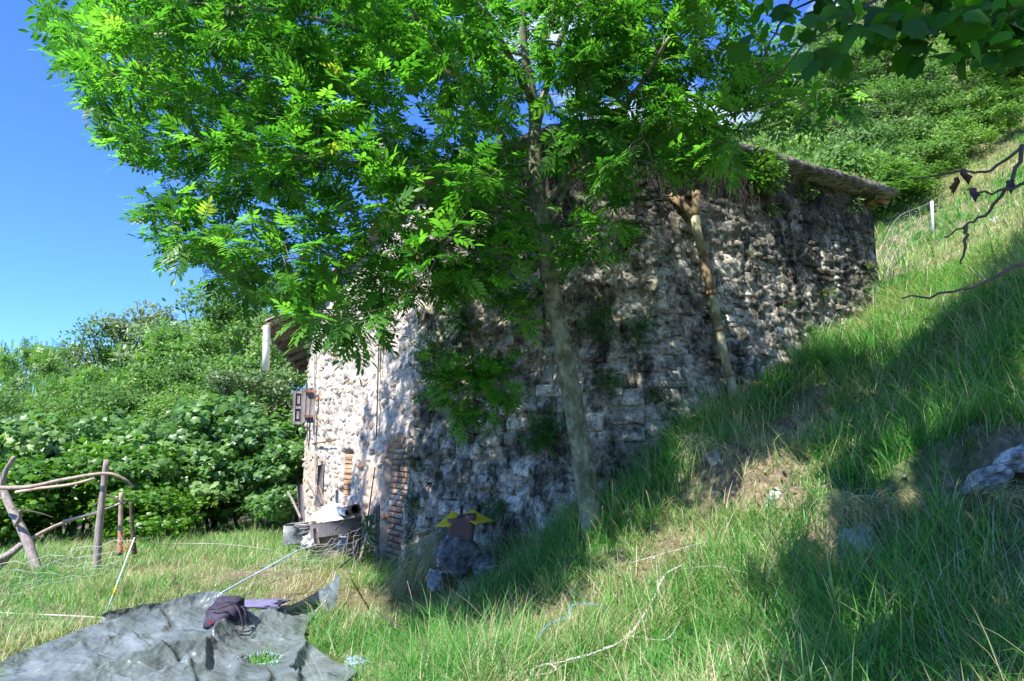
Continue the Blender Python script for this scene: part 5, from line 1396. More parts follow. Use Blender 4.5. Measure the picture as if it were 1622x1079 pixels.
WT = [(1192, 275, 900, .34, .07, SIMPLE, 'vine_leaf', 'bright leafy bush growing out under the roof slab'), (950, 505, 260, .26, .07, PIN, 'fern_leaf', 'dark fern cushion on the wall right of the trunk'),
      (1010, 520, 160, .18, .07, PIN, 'fern_leaf', 'small fern tuft between trunk and drainpipe'), (968, 602, 150, .15, .06, PIN, 'fern_leaf', 'round moss green tuft low on the wall right of the trunk'),
      (870, 680, 260, .26, .09, PIN, 'fern_leaf', 'leafy tuft on the wall just left of the trunk'), (1030, 625, 90, .12, .05, PIN, 'fern_leaf', 'small tuft low on the wall halfway to the drainpipe'),
      (700, 560, 330, .34, .10, PIN, 'fern_leaf', 'ivy like fern at the corner of the weathered wall'), (663, 790, 120, .14, .05, PIN, 'fern_leaf', 'fern tuft on the corner beside the brick doorway'),
      (660, 730, 110, .15, .05, PIN, 'fern_leaf', 'narrow fern growing up the corner beside the arch'), (800, 800, 130, .18, .06, PIN, 'fern_leaf', 'fern low on the wall above the yellow sheet'),
      (830, 470, 200, .28, .09, PIN, 'fern_leaf', 'fern behind the trunk high on the wall'), (735, 500, 260, .32, .09, PIN, 'fern_leaf', 'dark fern patch high on the wall near the corner'),
      (1270, 300, 110, .2, .06, SIMPLE, 'vine_leaf', 'light leafy sprig under the roof slab right of the bush'), (1340, 325, 70, .16, .05, SIMPLE, 'vine_leaf', 'tiny sprig under the far end of the roof slab'),
      (1215, 335, 80, .12, .05, SIMPLE, 'vine_leaf', 'small weed on the wall below the leafy bush'), (1300, 465, 50, .08, .045, SIMPLE, 'vine_leaf', 'small weed in the middle of the right wall'), (1130, 500, 70, .1, .05, SIMPLE, 'fern_leaf', 'little weed beside the middle of the drainpipe'),
      (1375, 420, 40, .08, .045, SIMPLE, 'vine_leaf', 'small weed near the far right end of the wall'), (1245, 480, 50, .08, .045, SIMPLE, 'fern_leaf', 'tiny green weed right of the drainpipe')]
for w in WT: wall_tuft(*w)
# dark dangling roots under the slab
pts = []; mb = MB()
for k in range(900):
    s_ = rng.uniform(SA + .3, SA + 6.0); p, nr, tg = wallpt(s_, ZT - rng.uniform(.05, .5), .03); p = p[0]; nr = nr[0]
    L = rng.uniform(.12, .6) * (1 if 3.0 < s_ - SA < 5.8 else .6); w = .004
    e = p - np.array([0, 0, L]) + rng.normal(size=3) * .08 * L + nr * .05; m_ = (p + e) / 2 + nr * .07 + rng.normal(size=3) * .04
    sd = tg[0] * w; mb.add([p - sd, p + sd, m_ + sd, m_ - sd, e], [(3, 2, 4)], [(0, 1, 2, 3)])
rt = thing('hanging_roots', 'dark tangle of dry roots hanging below the roof slab', 'roots', tuple(wallpt(SA + 3, 4.9)[0][0]))
link('root_strands', mb.mesh('root_strands', M['dark_bark']), rt, kind='stuff')

# ------------------------------------------------------------------ rocks
def rock(p, r, mat, name, label, seed, flat=1.0, lump=.4, sub=5, rot=0.0, cat='rock'):
    import bmesh
    bm = bmesh.new(); bmesh.ops.create_icosphere(bm, subdivisions=sub, radius=1.0)
    from mathutils import noise as mn
    off = Vector((seed * 3.1, seed * 1.7, seed * .9))
    for v in bm.verts:
        c_ = v.co.copy(); n1 = mn.noise(c_ * 1.1 + off); n2 = mn.noise(c_ * 2.8 + off); n3 = mn.noise(c_ * 7 + off)
        ce = mn.cell(c_ * 1.6 + off)
        n4 = mn.noise(c_ * 15 + off); f = 1 + lump * (n1 + .5 * n2 + .3 * n3 + .15 * n4) + .10 * ce
        v.co = Vector((c_.x * r[0], c_.y * r[1], c_.z * r[2])) * f
    me = bpy.data.meshes.new(name); bm.to_mesh(me); bm.free()
    me.polygons.foreach_set('use_smooth', np.ones(len(me.polygons), dtype=bool)); me.materials.append(M[mat])
    o = link(name, me, None, label, cat); o.location = p; o.rotation_euler = (0, rot, seed); return o
rock(P(722, 880, 7.75), (.25, .22, .22), 'dark_rock', 'boulder', 'rounded dark boulder with white lichen under the rusty bin', 1, lump=.2)
rock(P(692, 918, 7.7), (.12, .1, .11), 'rock', 'rock', 'small pale rock at the foot of the boulder', 2)
rock(P(765, 900, 7.8), (.2, .18, .14), 'dark_rock', 'rock', 'dark rock in the grass right of the boulder', 9)
rock(P(1362, 872, 4.5), (.11, .12, .16), 'rock', 'rock', 'pitted pale rock below the left end of the hanging dry grass', 3, lump=.5)
rock(P(1390, 895, 4.4), (.17, .10, .06), 'rock', 'rock', 'low flat rock beside the pitted pale one', 13, lump=.4)
rock(P(1525, 865, 4.3), (.09, .1, .16), 'rock', 'rock', 'upright grey rock below the right end of the hanging dry grass', 4, lump=.45)
rock(P(1566, 760, 4.1), (.17, .11, .055), 'white_rock', 'rock', 'white slanting slab of rock in the shaded grass', 5, rot=-.55, lump=.25)
rock(P(1620, 725, 4.0), (.12, .1, .07), 'white_rock', 'rock', 'pale rock at the right edge above the white slab', 6, rot=-.4)
rock(P(1138, 728, 6.15), (.10, .1, .09), 'rock', 'rock', 'pale rock poking from the bank below the drainpipe', 7)
rock(P(1232, 800, 5.3), (.11, .09, .10), 'rock', 'rock', 'grey rock in the bank left of the ledge', 8)
rock(P(1588, 352, 14.0), (.25, .2, .12), 'white_rock', 'rock', 'pale stone lying in the hillside meadow', 10)

# ------------------------------------------------------------------ rusty bin with yellow sheets
bp = np.array(P(731, 862, 7.8)); bin_ = thing('rusty_bin', 'brown rusty metal bin standing on the boulder', 'bin', tuple(bp))
mb = MB(); W2, D2, H2 = .155, .13, .30
ring = []
for zz, f in ((0, .80), (.02, .84), (.15, .93), (.27, 1.0), (H2, 1.02), (H2, .95), (.05, .80)):
    for k in range(16):
        a = 2 * math.pi * k / 16; cx_ = math.copysign(abs(math.cos(a)) ** .5, math.cos(a)); sy_ = math.copysign(abs(math.sin(a)) ** .5, math.sin(a))
        ring.append(bp + np.array([cx_ * W2 * f + rng.normal() * .003, sy_ * D2 * f, zz + .03 * cx_]))
q = [(r_ * 16 + k, r_ * 16 + (k + 1) % 16, (r_ + 1) * 16 + (k + 1) % 16, (r_ + 1) * 16 + k) for r_ in range(6) for k in range(16)]
mb.add(ring, None, q); link('bin_body', mb.mesh('bin_body', M['bin'], True), bin_)
mb = MB(); mb.tube([bp + np.array([math.cos(a) * W2 * 1.03, math.sin(a) * D2 * 1.03, H2 + .03 * math.cos(a)]) for a in np.linspace(0, 2 * math.pi, 20)], .007, 6); link('bin_rim', mb.mesh('bin_rim', M['rust'], True), bin_)
def sheet(corners, nu, nv, mat_fn, name, label, cat, wav=.01, thick=.004, mats=None, parent=None):
    c0, c1, c2, c3 = [np.array(tuple(q), float) for q in corners]
    U, V_ = np.meshgrid(np.linspace(0, 1, nu), np.linspace(0, 1, nv))
    Pt = (c0[None, None] * ((1 - U) * (1 - V_))[..., None] + c1 * (U * (1 - V_))[..., None] + c2 * (U * V_)[..., None] + c3 * ((1 - U) * V_)[..., None])
    nr = np.cross(c1 - c0, c3 - c0); nr /= np.linalg.norm(nr)
    Pt = Pt + nr * ((fbm(U * 4, V_ * 4, hash(name) % 50, 3) - .5) * wav * 2)[..., None]
    a = Pt.reshape(-1, 3); b = a - nr * thick; n = nu * nv
    ii = (np.arange(nv - 1)[:, None] * nu + np.arange(nu - 1)[None, :])
    Q1 = np.stack([ii, ii + 1, ii + nu + 1, ii + nu], -1).reshape(-1, 4); Q2 = Q1[:, ::-1] + n
    mi = [mat_fn((k % (nu - 1) + .5) / (nu - 1), (k // (nu - 1) + .5) / (nv - 1)) for k in range(len(Q1))]
    ed = []
    for i in range(nu - 1): ed += [(i + 1, i, n + i, n + i + 1), ((nv - 1) * nu + i, (nv - 1) * nu + i + 1, n + (nv - 1) * nu + i + 1, n + (nv - 1) * nu + i)]
    for j in range(nv - 1): ed += [(j * nu, (j + 1) * nu, n + (j + 1) * nu, n + j * nu), ((j + 1) * nu + nu - 1, j * nu + nu - 1, n + j * nu + nu - 1, n + (j + 1) * nu + nu - 1)]
    me = make_mesh(name, np.vstack([a, b]), [Q1, Q2, np.array(ed)], {'rnd': np.full(2 * n, .5)}, False, mats, mi + [0] * (len(Q2) + len(ed)))
    return link(name, me, parent, label, cat)
sheet([P(690, 834, 7.62), P(716, 810, 7.95), P(730, 818, 7.9), P(712, 834, 7.6)], 10, 8, lambda u, v: 0, 'yellow_sheet', 'plain yellow plastic flap on the left side of the rusty bin', 'plastic sheet', .012, mats=[M['yellow']])
def pr(u, v):
    if .30 < u < .42 and v > .45: return 1
    if .2 < u < .75 and .55 < v < .72: return 2
    if abs(u - v * .35 - .45) < .05: return 2
    return 0
sheet([P(728, 821, 7.85), P(747, 808, 8.1), P(783, 825, 7.9), P(752, 830, 7.6)], 22, 16, pr, 'printed_sheet', 'yellow sheet with blue and pale print on the right side of the rusty bin', 'plastic sheet', .012, mats=[M['yellow'], M['blue'], M['pale_print']])
mb = MB(); a_ = np.array(P(731, 823, 7.85)); mb.add([a_ + (-.12, -.1, -.01), a_ + (.14, -.1, -.02), a_ + (.12, .14, .0), a_ + (-.1, .14, .03), a_ + (.02, -.02, .05)], [(0, 1, 4), (1, 2, 4), (2, 3, 4), (3, 0, 4)])
link('bin_liner', mb.mesh('bin_liner', M['black'], False), bin_)
mb = MB(); c_ = np.array(P(672, 846, 8.4)); mb.bbox(c_, (.07, .0, .02), (0, .05, 0), (0, 0, .025), .01, .5, .01); link('brick', mb.mesh('brick', M['rust']), None, 'broken red brick on the hay left of the bin', 'brick')
mb = MB(); c_ = np.array(P(648, 900, 8.25)); mb.box(c_, (.05, .0, .06), (0, .02, 0), (-.06, 0, .09), .5, .03); link('rusty_metal', mb.mesh('rusty_metal', M['rust']), None, 'scrap of rusty metal at the foot of the wall corner', 'scrap metal')

# ------------------------------------------------------------------ junk by the gable
def stick(pts, r, mat, name, label, cat='stick', n=8, wob=.12, parent=None):
    c_ = curve(pts, 6); rad = np.linspace(r[0], r[1], len(c_)); mb = MB(); mb.tube(c_, rad, n, True, random.random(), wob)
    return link(name, mb.mesh(name, M[mat], True), parent, label, cat)
def board(a, b, w, t, mat, name, label, cat='board', face=(0, -1, 0), b_=.006):
    a = np.array(tuple(a)); b = np.array(tuple(b)); ax = (b - a) / 2; f = np.array(face, float); sd = np.cross(ax, f); sd /= np.linalg.norm(sd); nf = np.cross(sd, ax); nf /= np.linalg.norm(nf)
    mb = MB(); mb.bbox((a + b) / 2, ax, sd * w / 2, nf * t / 2, min(b_, t / 3), random.random(), .006)
    return link(name, mb.mesh(name, M[mat]), None, label, cat)
board(P(506, 802, 10.7), P(509, 736, 10.9), .12, .04, 'shutter', 'plank', 'upright grey plank leaning on the gable', face=(-.5, -1, 0))
board(P(516, 806, 10.6), P(504, 770, 10.6), .05, .03, 'plank', 'plank', 'short board leaning beside the upright grey plank')
board(P(479, 828, 11.0), P(475, 768, 11.3), .09, .03, 'shutter', 'plank', 'narrow grey board standing at the far corner of the gable')
stick([P(477, 822, 11.0), P(466, 798, 11.1), P(456, 779, 11.2)], (.022, .016), 'grey_wood', 'stick', 'thick stick leaning outward left of the white sheet')
stick([P(508, 806, 10.5), P(496, 780, 10.6), P(487, 762, 10.9)], (.008, .006), 'dark_bark', 'stick', 'thin dark twig above the white sheet')
# curled white sheet
U, V_ = np.meshgrid(np.linspace(0, 1, 26), np.linspace(0, 1, 12))
a0 = np.array(P(483, 826, 10.1)); a1 = np.array(P(549, 829, 9.8))
top = np.sin(np.clip(U * 1.15, 0, 1) * math.pi) ** .7
Pt = a0 + (a1 - a0) * U[..., None] + np.array([0, .55, 0]) * V_[..., None] + np.array([0, 0, 1.0]) * ((.02 + .20 * top * V_ ** .8 + .03 * (fbm(U * 5, V_ * 4, 3, 3) - .5)))[..., None]
ii = np.arange(11)[:, None] * 26 + np.arange(25)[None]; Q1 = np.stack([ii, ii + 1, ii + 27, ii + 26], -1).reshape(-1, 4); a = Pt.reshape(-1, 3)
me = make_mesh('white_sheet', np.vstack([a, a - (0, 0, .012)]), [Q1, Q1[:, ::-1] + len(a)], {'rnd': np.full(2 * len(a), .5)}, True, M['white_sheet'])
link('white_sheet', me, None, 'curved white plastic panel lying on top of the junk pile', 'panel')
board(P(493, 842, 9.75), P(571, 830, 9.45), .19, .05, 'shutter', 'plank', 'thick grey plank lying across the front of the junk pile', face=(-.1, -1, .1))
board(P(558, 880, 9.5), P(563, 838, 9.45), .16, .12, 'shutter', 'wooden_post', 'short thick wooden stump carrying the grey plank', 'post')
board(P(519, 884, 9.75), P(519, 846, 9.8), .32, .03, 'plank', 'plywood_board', 'tan board standing under the thick grey plank')
board(P(545, 876, 9.8), P(545, 850, 9.8), .14, .03, 'white', 'white_board', 'white board standing under the plank beside the stump')
board(P(503, 862, 9.7), P(499, 836, 9.7), .06, .04, 'plank', 'wooden_block', 'pale wooden block below the left end of the plank')
board(P(505, 846, 10.0), P(552, 838, 9.9), .12, .02, 'white_sheet', 'white_board', 'white strip just below the thick grey plank')
rock(P(492, 858, 9.9), (.16, .13, .11), 'white_rock', 'stone', 'whitish lump of rubble left of the tan board', 21, lump=.3)
rock(P(545, 862, 9.75), (.07, .06, .08), 'white_rock', 'stone', 'white chunk lying between the board and the stump', 22)
mb = MB(); c_ = np.array(P(469, 845, 10.6)); mb.bbox(c_, (.15, 0, .01), (0, .15, 0), (0.01, 0, .15), .02, .5, .02)
link('concrete_block', mb.mesh('concrete_block', M['rock']), None, 'square grey concrete block at the left end of the junk pile', 'block')
for k, (px_, py_) in enumerate(((478, 833), (486, 838), (492, 834), (484, 842))):
    mb = MB(); c_ = np.array(P(px_, py_, 10.2 - .05 * k)); mb.bbox(c_, (.09, .01, .015 * (k - 1)), (0, .07, 0), (0, 0, .014), .004, .5, .01)
    link('stone_flake', mb.mesh('stone_flake', M['rock']), None, ('left end of', 'lowest beside', 'right of', 'front of')[k] + ' the flat stone flakes heaped by the concrete block', 'stone')
# tubes
def pipe_obj(a, b, r, mat, name, label, t=.012):
    a = np.array(tuple(a)); b = np.array(tuple(b)); d = (b - a) / np.linalg.norm(b - a)
    o = thing(name, label, 'pipe', tuple((a + b) / 2)); mb = MB(); mb.tube([a, b], r, 16, False); mb.tube([a, b], r - t, 16, False)
    # end rings
    sd = np.cross(d, [0, 0, 1.0]); sd /= np.linalg.norm(sd); up_ = np.cross(sd, d)
    for e in (a, b):
        V = [e + (sd * math.cos(q) + up_ * math.sin(q)) * rr for rr in (r, r - t) for q in np.linspace(0, 2 * math.pi, 16, endpoint=False)]
        mb.add(V, None, [(k, (k + 1) % 16, 16 + (k + 1) % 16, 16 + k) for k in range(16)])
    link('pipe_wall', mb.mesh('pipe_wall', M[mat], True), o); return o
pipe_obj(P(563, 807, 9.6), P(538, 814, 10.6), .075, 'rust', 'clay_pipe', 'round rusty pipe end pointing at the viewer on the junk pile', .018)
pipe_obj(P(552, 812, 9.7), P(528, 806, 10.7), .055, 'grey_tube', 'plastic_pipe', 'pale grey tube lying beside the rusty pipe end')
stick([P(531, 840, 9.4), P(548, 822, 9.3), P(568, 812, 9.3)], (.008, .006), 'dark_bark', 'stick', 'thin dark stick crossing above the thick grey plank')
stick([P(570, 890, 9.1), P(582, 845, 9.15), P(597, 800, 9.25)], (.022, .016), 'plank', 'pole', 'pale pole leaning against the gable left of the brick doorway', 'pole')
stick([P(578, 872, 9.2), P(583, 820, 9.3), P(594, 740, 9.55)], (.012, .008), 'dark_bark', 'stick', 'thin dark pole leaning on the gable behind the pale pole', 'pole')
stick([P(574, 880, 9.2), P(580, 850, 9.2), P(600, 815, 9.3)], (.008, .006), 'grey_wood', 'stick', 'thin grey stick crossing the pale leaning pole')
board(P(597, 895, 9.25), P(599, 800, 9.4), .05, .03, 'grey_wood', 'plank', 'narrow grey batten upright along the doorway edge', face=(-.5, -1, 0))
stick([P(607, 812, 9.0), P(622, 796, 8.95), P(634, 780, 8.9)], (.010, .008), 'blue_cord', 'cord', 'pale blue cord knotted across the brick doorway', 'cord')
stick([P(604, 806, 9.0), P(610, 798, 8.97), P(616, 788, 8.93)], (.007, .006), 'blue_cord', 'cord', 'short pale cord end hanging on the brick doorway', 'cord')
# climbing greenery by the pole
n = 190; q = np.stack([rng.normal(0, .045, n), rng.normal(0, .04, n), rng.uniform(0, .62, n)], -1) + np.array(P(584, 893, 9.15))
V_, F_, a_r = scatter(SIMPLE[0], SIMPLE[1], q, rdir(n), rng.normal(size=(n, 3)) * .5 + (-.4, -.8, .3), rng.uniform(.04, .08, n))
cl = thing('ivy', 'small ivy climbing beside the pale leaning pole', 'plant', tuple(P(588, 893, 9.15)))
link('foliage', make_mesh('foliage', V_, F_, {'rnd': a_r}, False, M['fern_leaf']), cl, kind='stuff')
# bracket of wire netting in front of the junk
def net(p00, p10, p01, p11, nu, nv, r, mat, name, label, cat, sag=.05):
    c00, c10, c01, c11 = [np.array(tuple(q)) for q in (p00, p10, p01, p11)]
    mb = MB(); w = rng.normal(size=(nv + 1, nu + 1, 3)) * .02
    def pt(i, j):
        u = i / nu; v = j / nv; p = c00 * (1 - u) * (1 - v) + c10 * u * (1 - v) + c01 * (1 - u) * v + c11 * u * v
        return p - np.array([0, 0, sag * math.sin(math.pi * u)]) + w[j, i]
    for j in range(nv + 1): mb.tube([pt(i, j) for i in range(nu + 1)], r * (1.5 if j == nv else 1), 4, False)
    for i in range(nu + 1): mb.tube([pt(i, j) for j in range(nv + 1)], r, 4, False)
    o = thing(name, label, cat, tuple(c00)); link('netting', mb.mesh('netting', M[mat]), o); return o
net(P(380, 905, 8.6), P(560, 885, 8.9), P(470, 868, 9.2), P(575, 835, 9.2), 12, 6, .0018, 'wire', 'sheep_netting', 'sagging pale wire netting in front of the junk pile', 'netting')

# ------------------------------------------------------------------ the wooden fence at the left
stick([P(62, 912, 9.1), P(40, 850, 9.2), P(15, 800, 9.3), P(-8, 745, 9.4)], (.062, .046), 'grey_wood', 'fence_post', 'thick grey post leaning to the left', 'post', 12)
stick([P(2, 772, 9.35), P(10, 745, 9.3), P(22, 724, 9.25)], (.035, .028), 'grey_wood', 'branch_stub', 'forked stub propped on top of the leaning post', 'branch')
stick([P(25, 832, 9.15), P(32, 818, 9.05), P(31, 808, 9.0)], (.03, .02), 'grey_wood', 'branch_stub', 'knot stub on the side of the leaning post', 'branch')
stick([P(152, 920, 9.0), P(156, 850, 9.0), P(162, 790, 9.0), P(169, 728, 9.0)], (.052, .034), 'grey_wood', 'fence_post', 'upright grey wooden post carrying the rail', 'post', 12)
stick([P(-30, 772, 9.0), P(40, 772, 8.95), P(100, 760, 8.9), P(165, 750, 8.85), P(195, 758, 8.9), P(212, 772, 9.0)], (.028, .014), 'plank', 'fence_rail', 'long bent branch rail lashed across both posts', 'rail')
stick([P(25, 780, 9.1), P(60, 774, 9.05), P(110, 768, 9.0), P(150, 758, 9.0)], (.022, .016), 'plank', 'fence_rail', 'thinner reddish branch below the long rail', 'rail')
stick([P(-10, 908, 9.0), P(30, 868, 9.2), P(70, 842, 9.5), P(110, 825, 9.8), P(160, 812, 10)], (.034, .016), 'plank', 'fence_rail', 'mossy fallen branch slanting behind the leaning post', 'rail')
stick([P(-10, 890, 9.0), P(15, 878, 9.1), P(35, 862, 9.2)], (.05, .04), 'grey_wood', 'branch', 'thick dark branch end low at the left edge', 'branch')
stick([P(100, 826, 9.3), P(150, 812, 9.2), P(200, 794, 9.2)], (.018, .012), 'plank', 'branch', 'light stripped branch crossing behind the upright post', 'branch')
stick([P(150, 802, 9.5), P(170, 785, 9.4), P(198, 800, 9.4)], (.02, .014), 'dark_bark', 'branch', 'crooked dark twig behind the upright post', 'branch')
stick([P(190, 880, 9.7), P(191, 830, 9.7), P(192, 780, 9.7)], (.035, .028), 'plank', 'fence_post', 'short brown post behind the upright one', 'post')
stick([P(213, 878, 9.9), P(209, 830, 9.9), P(207, 795, 9.9)], (.035, .02), 'dark_bark', 'fence_post', 'shorter dark post right of the brown one', 'post')
stick([P(20, 805, 8.9), P(60, 812, 8.9), P(85, 820, 8.9)], (.010, .005), 'dark_bark', 'branch', 'thin twig curving under the long rail', 'branch')
# net fence stake and its netting
stk = thing('fence_stake', 'thin mint green stake leaning at the end of the netting', 'stake', tuple(P(166, 978, 7.9)))
a = np.array(P(166, 978, 7.0)); b = np.array(P(213, 852, 7.3)); a = np.array([*PG(166, 978)[:2], 0.0]); b = np.array(P(213, 852, a[1] + .35))
mb = MB(); mb.tube([a, b], .008, 8); link('stake_rod', mb.mesh('stake_rod', M['mint'], True), stk)
mb = MB(); mb.tube([a + (b - a) * .27, a + (b - a) * .38], .0095, 8); link('yellow_sleeve', mb.mesh('yellow_sleeve', M['yellow'], True), stk)
mb = MB()
for k in range(14):
    q = b + rng.normal(size=3) * np.array([.05, .03, .05]) - np.array([.06, 0, .08]); mb.tube(curve([q, q + rng.normal(size=3) * .03, q + rng.normal(size=3) * .05], 3), .003, 4, False)
link('netting_bundle', mb.mesh('netting_bundle', M['orange']), stk, kind='stuff')
net(P(-60, 960, 7.6), P(185, 900, 7.9), P(-60, 912, 7.6), P(213, 853, b[1]), 16, 6, .0016, 'cord', 'electric_netting', 'pale net fence strung from the mint stake to the left edge', 'netting', .0)
stick([b, P(260, 862, 9.6), P(350, 862, 10.2), P(440, 872, 10.5)], (.006, .006), 'cord', 'cord', 'pale cord running right from the mint stake across the field', 'cord', 5, 0)
stick([PG(-40, 968), PG(40, 973), PG(100, 975, .03), PG(166, 979, .03)], (.008, .008), 'cord', 'cord', 'thick pale rope lying left of the tarp', 'cord', 6, 0)
for q in ((-20, 1000), (100, 990)):
    pass
stick([PG(105, 1000), PG(100, 985, .1), PG(112, 975, .03)], (.004, .004), 'cord', 'cord', 'loose thread below the thick rope', 'cord', 5, 0)

# ------------------------------------------------------------------ tarp
def CG(pts, zs): return np.array([tuple(PG(px_, py_, z_)) for (px_, py_), z_ in zip(pts, zs)])
back = CG([(-30, 1085), (30, 1052), (90, 1027), (165, 1000), (165, 985), (250, 962), (345, 940), (400, 962), (455, 955), (505, 925), (540, 898)], [.02, .03, .03, .05, .11, .10, .15, .08, .10, .18, .42])
front = CG([(-30, 1300), (40, 1300), (120, 1300), (200, 1300), (280, 1290), (340, 1280), (400, 1260), (440, 1240), (470, 1200), (500, 1150), (548, 1085)], [.03] * 11)
right = CG([(540, 898), (512, 940), (484, 978), (492, 1008), (530, 1030), (566, 1046), (548, 1085)], [.42, .10, .06, .04, .05, .08, .03])
left = CG([(-30, 1085), (-30, 1180), (-30, 1300)], [.02, .03, .03])
def samp(c_, t):
    cc = curve(c_, 8); L = np.r_[0, np.cumsum(np.linalg.norm(np.diff(cc, axis=0), axis=1))]; L /= L[-1]
    return np.stack([np.interp(t, L, cc[:, k]) for k in range(3)], -1)
nu, nv = 240, 200
u = np.linspace(0, 1, nu); v = np.linspace(0, 1, nv)
Bc, Fc, Lc, Rc = samp(back, u), samp(front, u), samp(left, v), samp(right, v)
U, V_ = np.meshgrid(u, v)
T_ = (1 - V_)[..., None] * Bc[None] + V_[..., None] * Fc[None] + (1 - U)[..., None] * Lc[:, None] + U[..., None] * Rc[:, None]
T_ -= ((1 - U) * (1 - V_))[..., None] * back[0] + (U * (1 - V_))[..., None] * back[-1] + ((1 - U) * V_)[..., None] * front[0] + (U * V_)[..., None] * front[-1]
X_, Y_ = T_[..., 0], T_[..., 1]
def ridge(x, y, seed): return 1 - np.abs(2 * fbm(x, y, seed, 2) - 1) * 2.2
wx = X_ + .25 * fbm(X_ * 1.5, Y_ * 1.5, 7, 2); wy = Y_ + .25 * fbm(X_ * 1.5, Y_ * 1.5, 8, 2)
a1_ = wx * .55 + wy * .83; a2_ = wx * .83 - wy * .55
def crease(x, y, seed, p): return np.clip(1 - np.abs(2 * fbm(x, y, seed, 2) - 1) * 2.6, 0, 1) ** p
def roll(x, y, seed): return np.exp(-((fbm(x, y, seed, 2) - .5) / .055) ** 2)
def fold_line(px_pts, H, w):
    """a pinched fold along a line lying on the sheet: sharp crest, hollow on one side, dying out at the ends"""
    c_ = curve([PG(a, b) for a, b in px_pts], 8)[:, :2]; best = np.full(X_.shape, 9.0); sg = np.zeros(X_.shape); tt_ = np.zeros(X_.shape)
    wob_ = (fbm(X_ * 4, Y_ * 4, int(H * 1000), 2) - .5) * .09
    for k in range(len(c_) - 1):
        a, b = c_[k], c_[k + 1]; dx_, dy_ = b - a; L2 = dx_ * dx_ + dy_ * dy_ + 1e-9
        t = np.clip(((X_ - a[0]) * dx_ + (Y_ - a[1]) * dy_) / L2, 0, 1)
        ex, ey = X_ - a[0] - t * dx_, Y_ - a[1] - t * dy_; d = np.hypot(ex, ey); m = d < best
        best = np.where(m, d, best); sg = np.where(m, ex * dy_ - ey * dx_, sg); tt_ = np.where(m, (k + t) / (len(c_) - 1), tt_)
    sd_ = np.sign(sg) * best + wob_
    env = np.clip(np.minimum(tt_, 1 - tt_) * 6, 0, 1) * np.clip(1.6 - best * 2, 0, 1)
    return H * env * (np.where(sd_ > 0, np.exp(-sd_ / (w * 2.6)), np.exp(sd_ / (w * .55))) - .35 * np.exp(-((sd_ + w * 1.6) / w) ** 2))
FL = [([(20, 1062), (110, 1028), (200, 1003), (290, 985), (345, 962)], .075, .05), ([(40, 1085), (150, 1045), (250, 1024), (325, 1022), (372, 990), (470, 966)], .10, .055),
      ([(110, 1100), (215, 1062), (300, 1038), (345, 1034)], .085, .05), ([(150, 1130), (260, 1085), (330, 1038), (352, 1008), (420, 985), (505, 978)], .09, .045),
      ([(330, 1038), (322, 1060), (285, 1072)], .06, .03), ([(505, 1018), (475, 1034), (462, 1066), (470, 1100)], .07, .04), ([(482, 1016), (530, 1026), (572, 1046)], .06, .03),
      ([(300, 1180), (360, 1110), (380, 1066), (372, 1040)], .07, .05), ([(230, 975), (262, 1000), (255, 1022)], .045, .04), ([(400, 1120), (470, 1085), (540, 1072)], .05, .04),
      ([(395, 1010), (440, 1002), (480, 992)], .035, .025), ([(60, 1120), (160, 1090), (240, 1100)], .06, .05), ([(505, 930), (470, 960), (430, 985)], .05, .03), ([(270, 1050), (300, 1075), (310, 1110)], .04, .03),
      ([(410, 1055), (425, 1080), (415, 1110)], .04, .03), ([(180, 1015), (235, 1045), (300, 1058)], .035, .03), ([(110, 1045), (150, 1062), (200, 1064)], .03, .025)]
fold = (fbm(wx * 1.3, wy * 1.3, 44, 3) - .5) * .06 + (fbm(wx * 5, wy * 6, 45, 3) - .5) * .018
fold += np.abs(fbm(wx * 4.5, wy * 6, 57, 2) - .5) * -.05 + np.abs(fbm(a2_ * 9, a1_ * 11, 58, 2) - .5) * -.018
for q_ in FL: fold = fold + fold_line(*q_)
edge = np.clip(np.minimum(np.minimum(U, 1 - U) * 12, np.minimum(V_, 1) * 12), .25, 1)
# raised band along the back edge
T_[..., 2] = np.maximum(T_[..., 2] * np.exp(-V_ * 26), .0) + gz(X_, Y_) + .06 + fold * edge
ii = np.arange(nv - 1)[:, None] * nu + np.arange(nu - 1)[None]
cen = (T_[:-1, :-1] + T_[1:, 1:]) / 2
hj = np.array(hole); hm = in_poly((cen[..., 0] + .02 * rng.normal(size=cen.shape[:2])).ravel(), (cen[..., 1] + .03 * rng.normal(size=cen.shape[:2])).ravel(), hole)
Q = np.stack([ii, ii + 1, ii + nu + 1, ii + nu], -1).reshape(-1, 4)[~hm]
tarp = thing('tarp', 'large crumpled grey green tarpaulin spread on the grass with a torn hole', 'tarp', tuple(PG(250, 1040)))
tv = T_.reshape(-1, 3); nt_ = len(tv)
link('tarp_sheet', make_mesh('tarp_sheet', np.vstack([tv, tv - (0, 0, .006)]), [Q, Q[:, ::-1] + nt_], {'rnd': np.full(2 * nt_, .5)}, True, M['tarp']), tarp)
hq = np.array([PG(rng.uniform(386, 444), rng.uniform(1033, 1056)) for k in range(520)])
blades('grass_in_hole', hq[:, 0], hq[:, 1], rng.uniform(.08, .16, 520), np.full(520, .006), np.zeros(520), rng.uniform(.1, .8, 520), 3, label='green grass poking up through the hole in the tarp')
mb = MB()
for k in range(90):
    i = rng.integers(0, len(hole)); a = np.array(hole[i]); b = np.array(hole[(i + 1) % len(hole)]); p = a + (b - a) * rng.random()
    p = np.array([p[0], p[1], g1(p[0], p[1]) + .07]); mb.tube(curve([p, p + rng.normal(size=3) * .012 + (0, -.01, -.01), p + rng.normal(size=3) * .02 + (0, -.02, -.03)], 3), .0014, 4, False)
link('frayed_threads', mb.mesh('frayed_threads', M['blue_cord']), tarp, 'pale blue frayed threads round the hole', kind='stuff')
mb = MB()
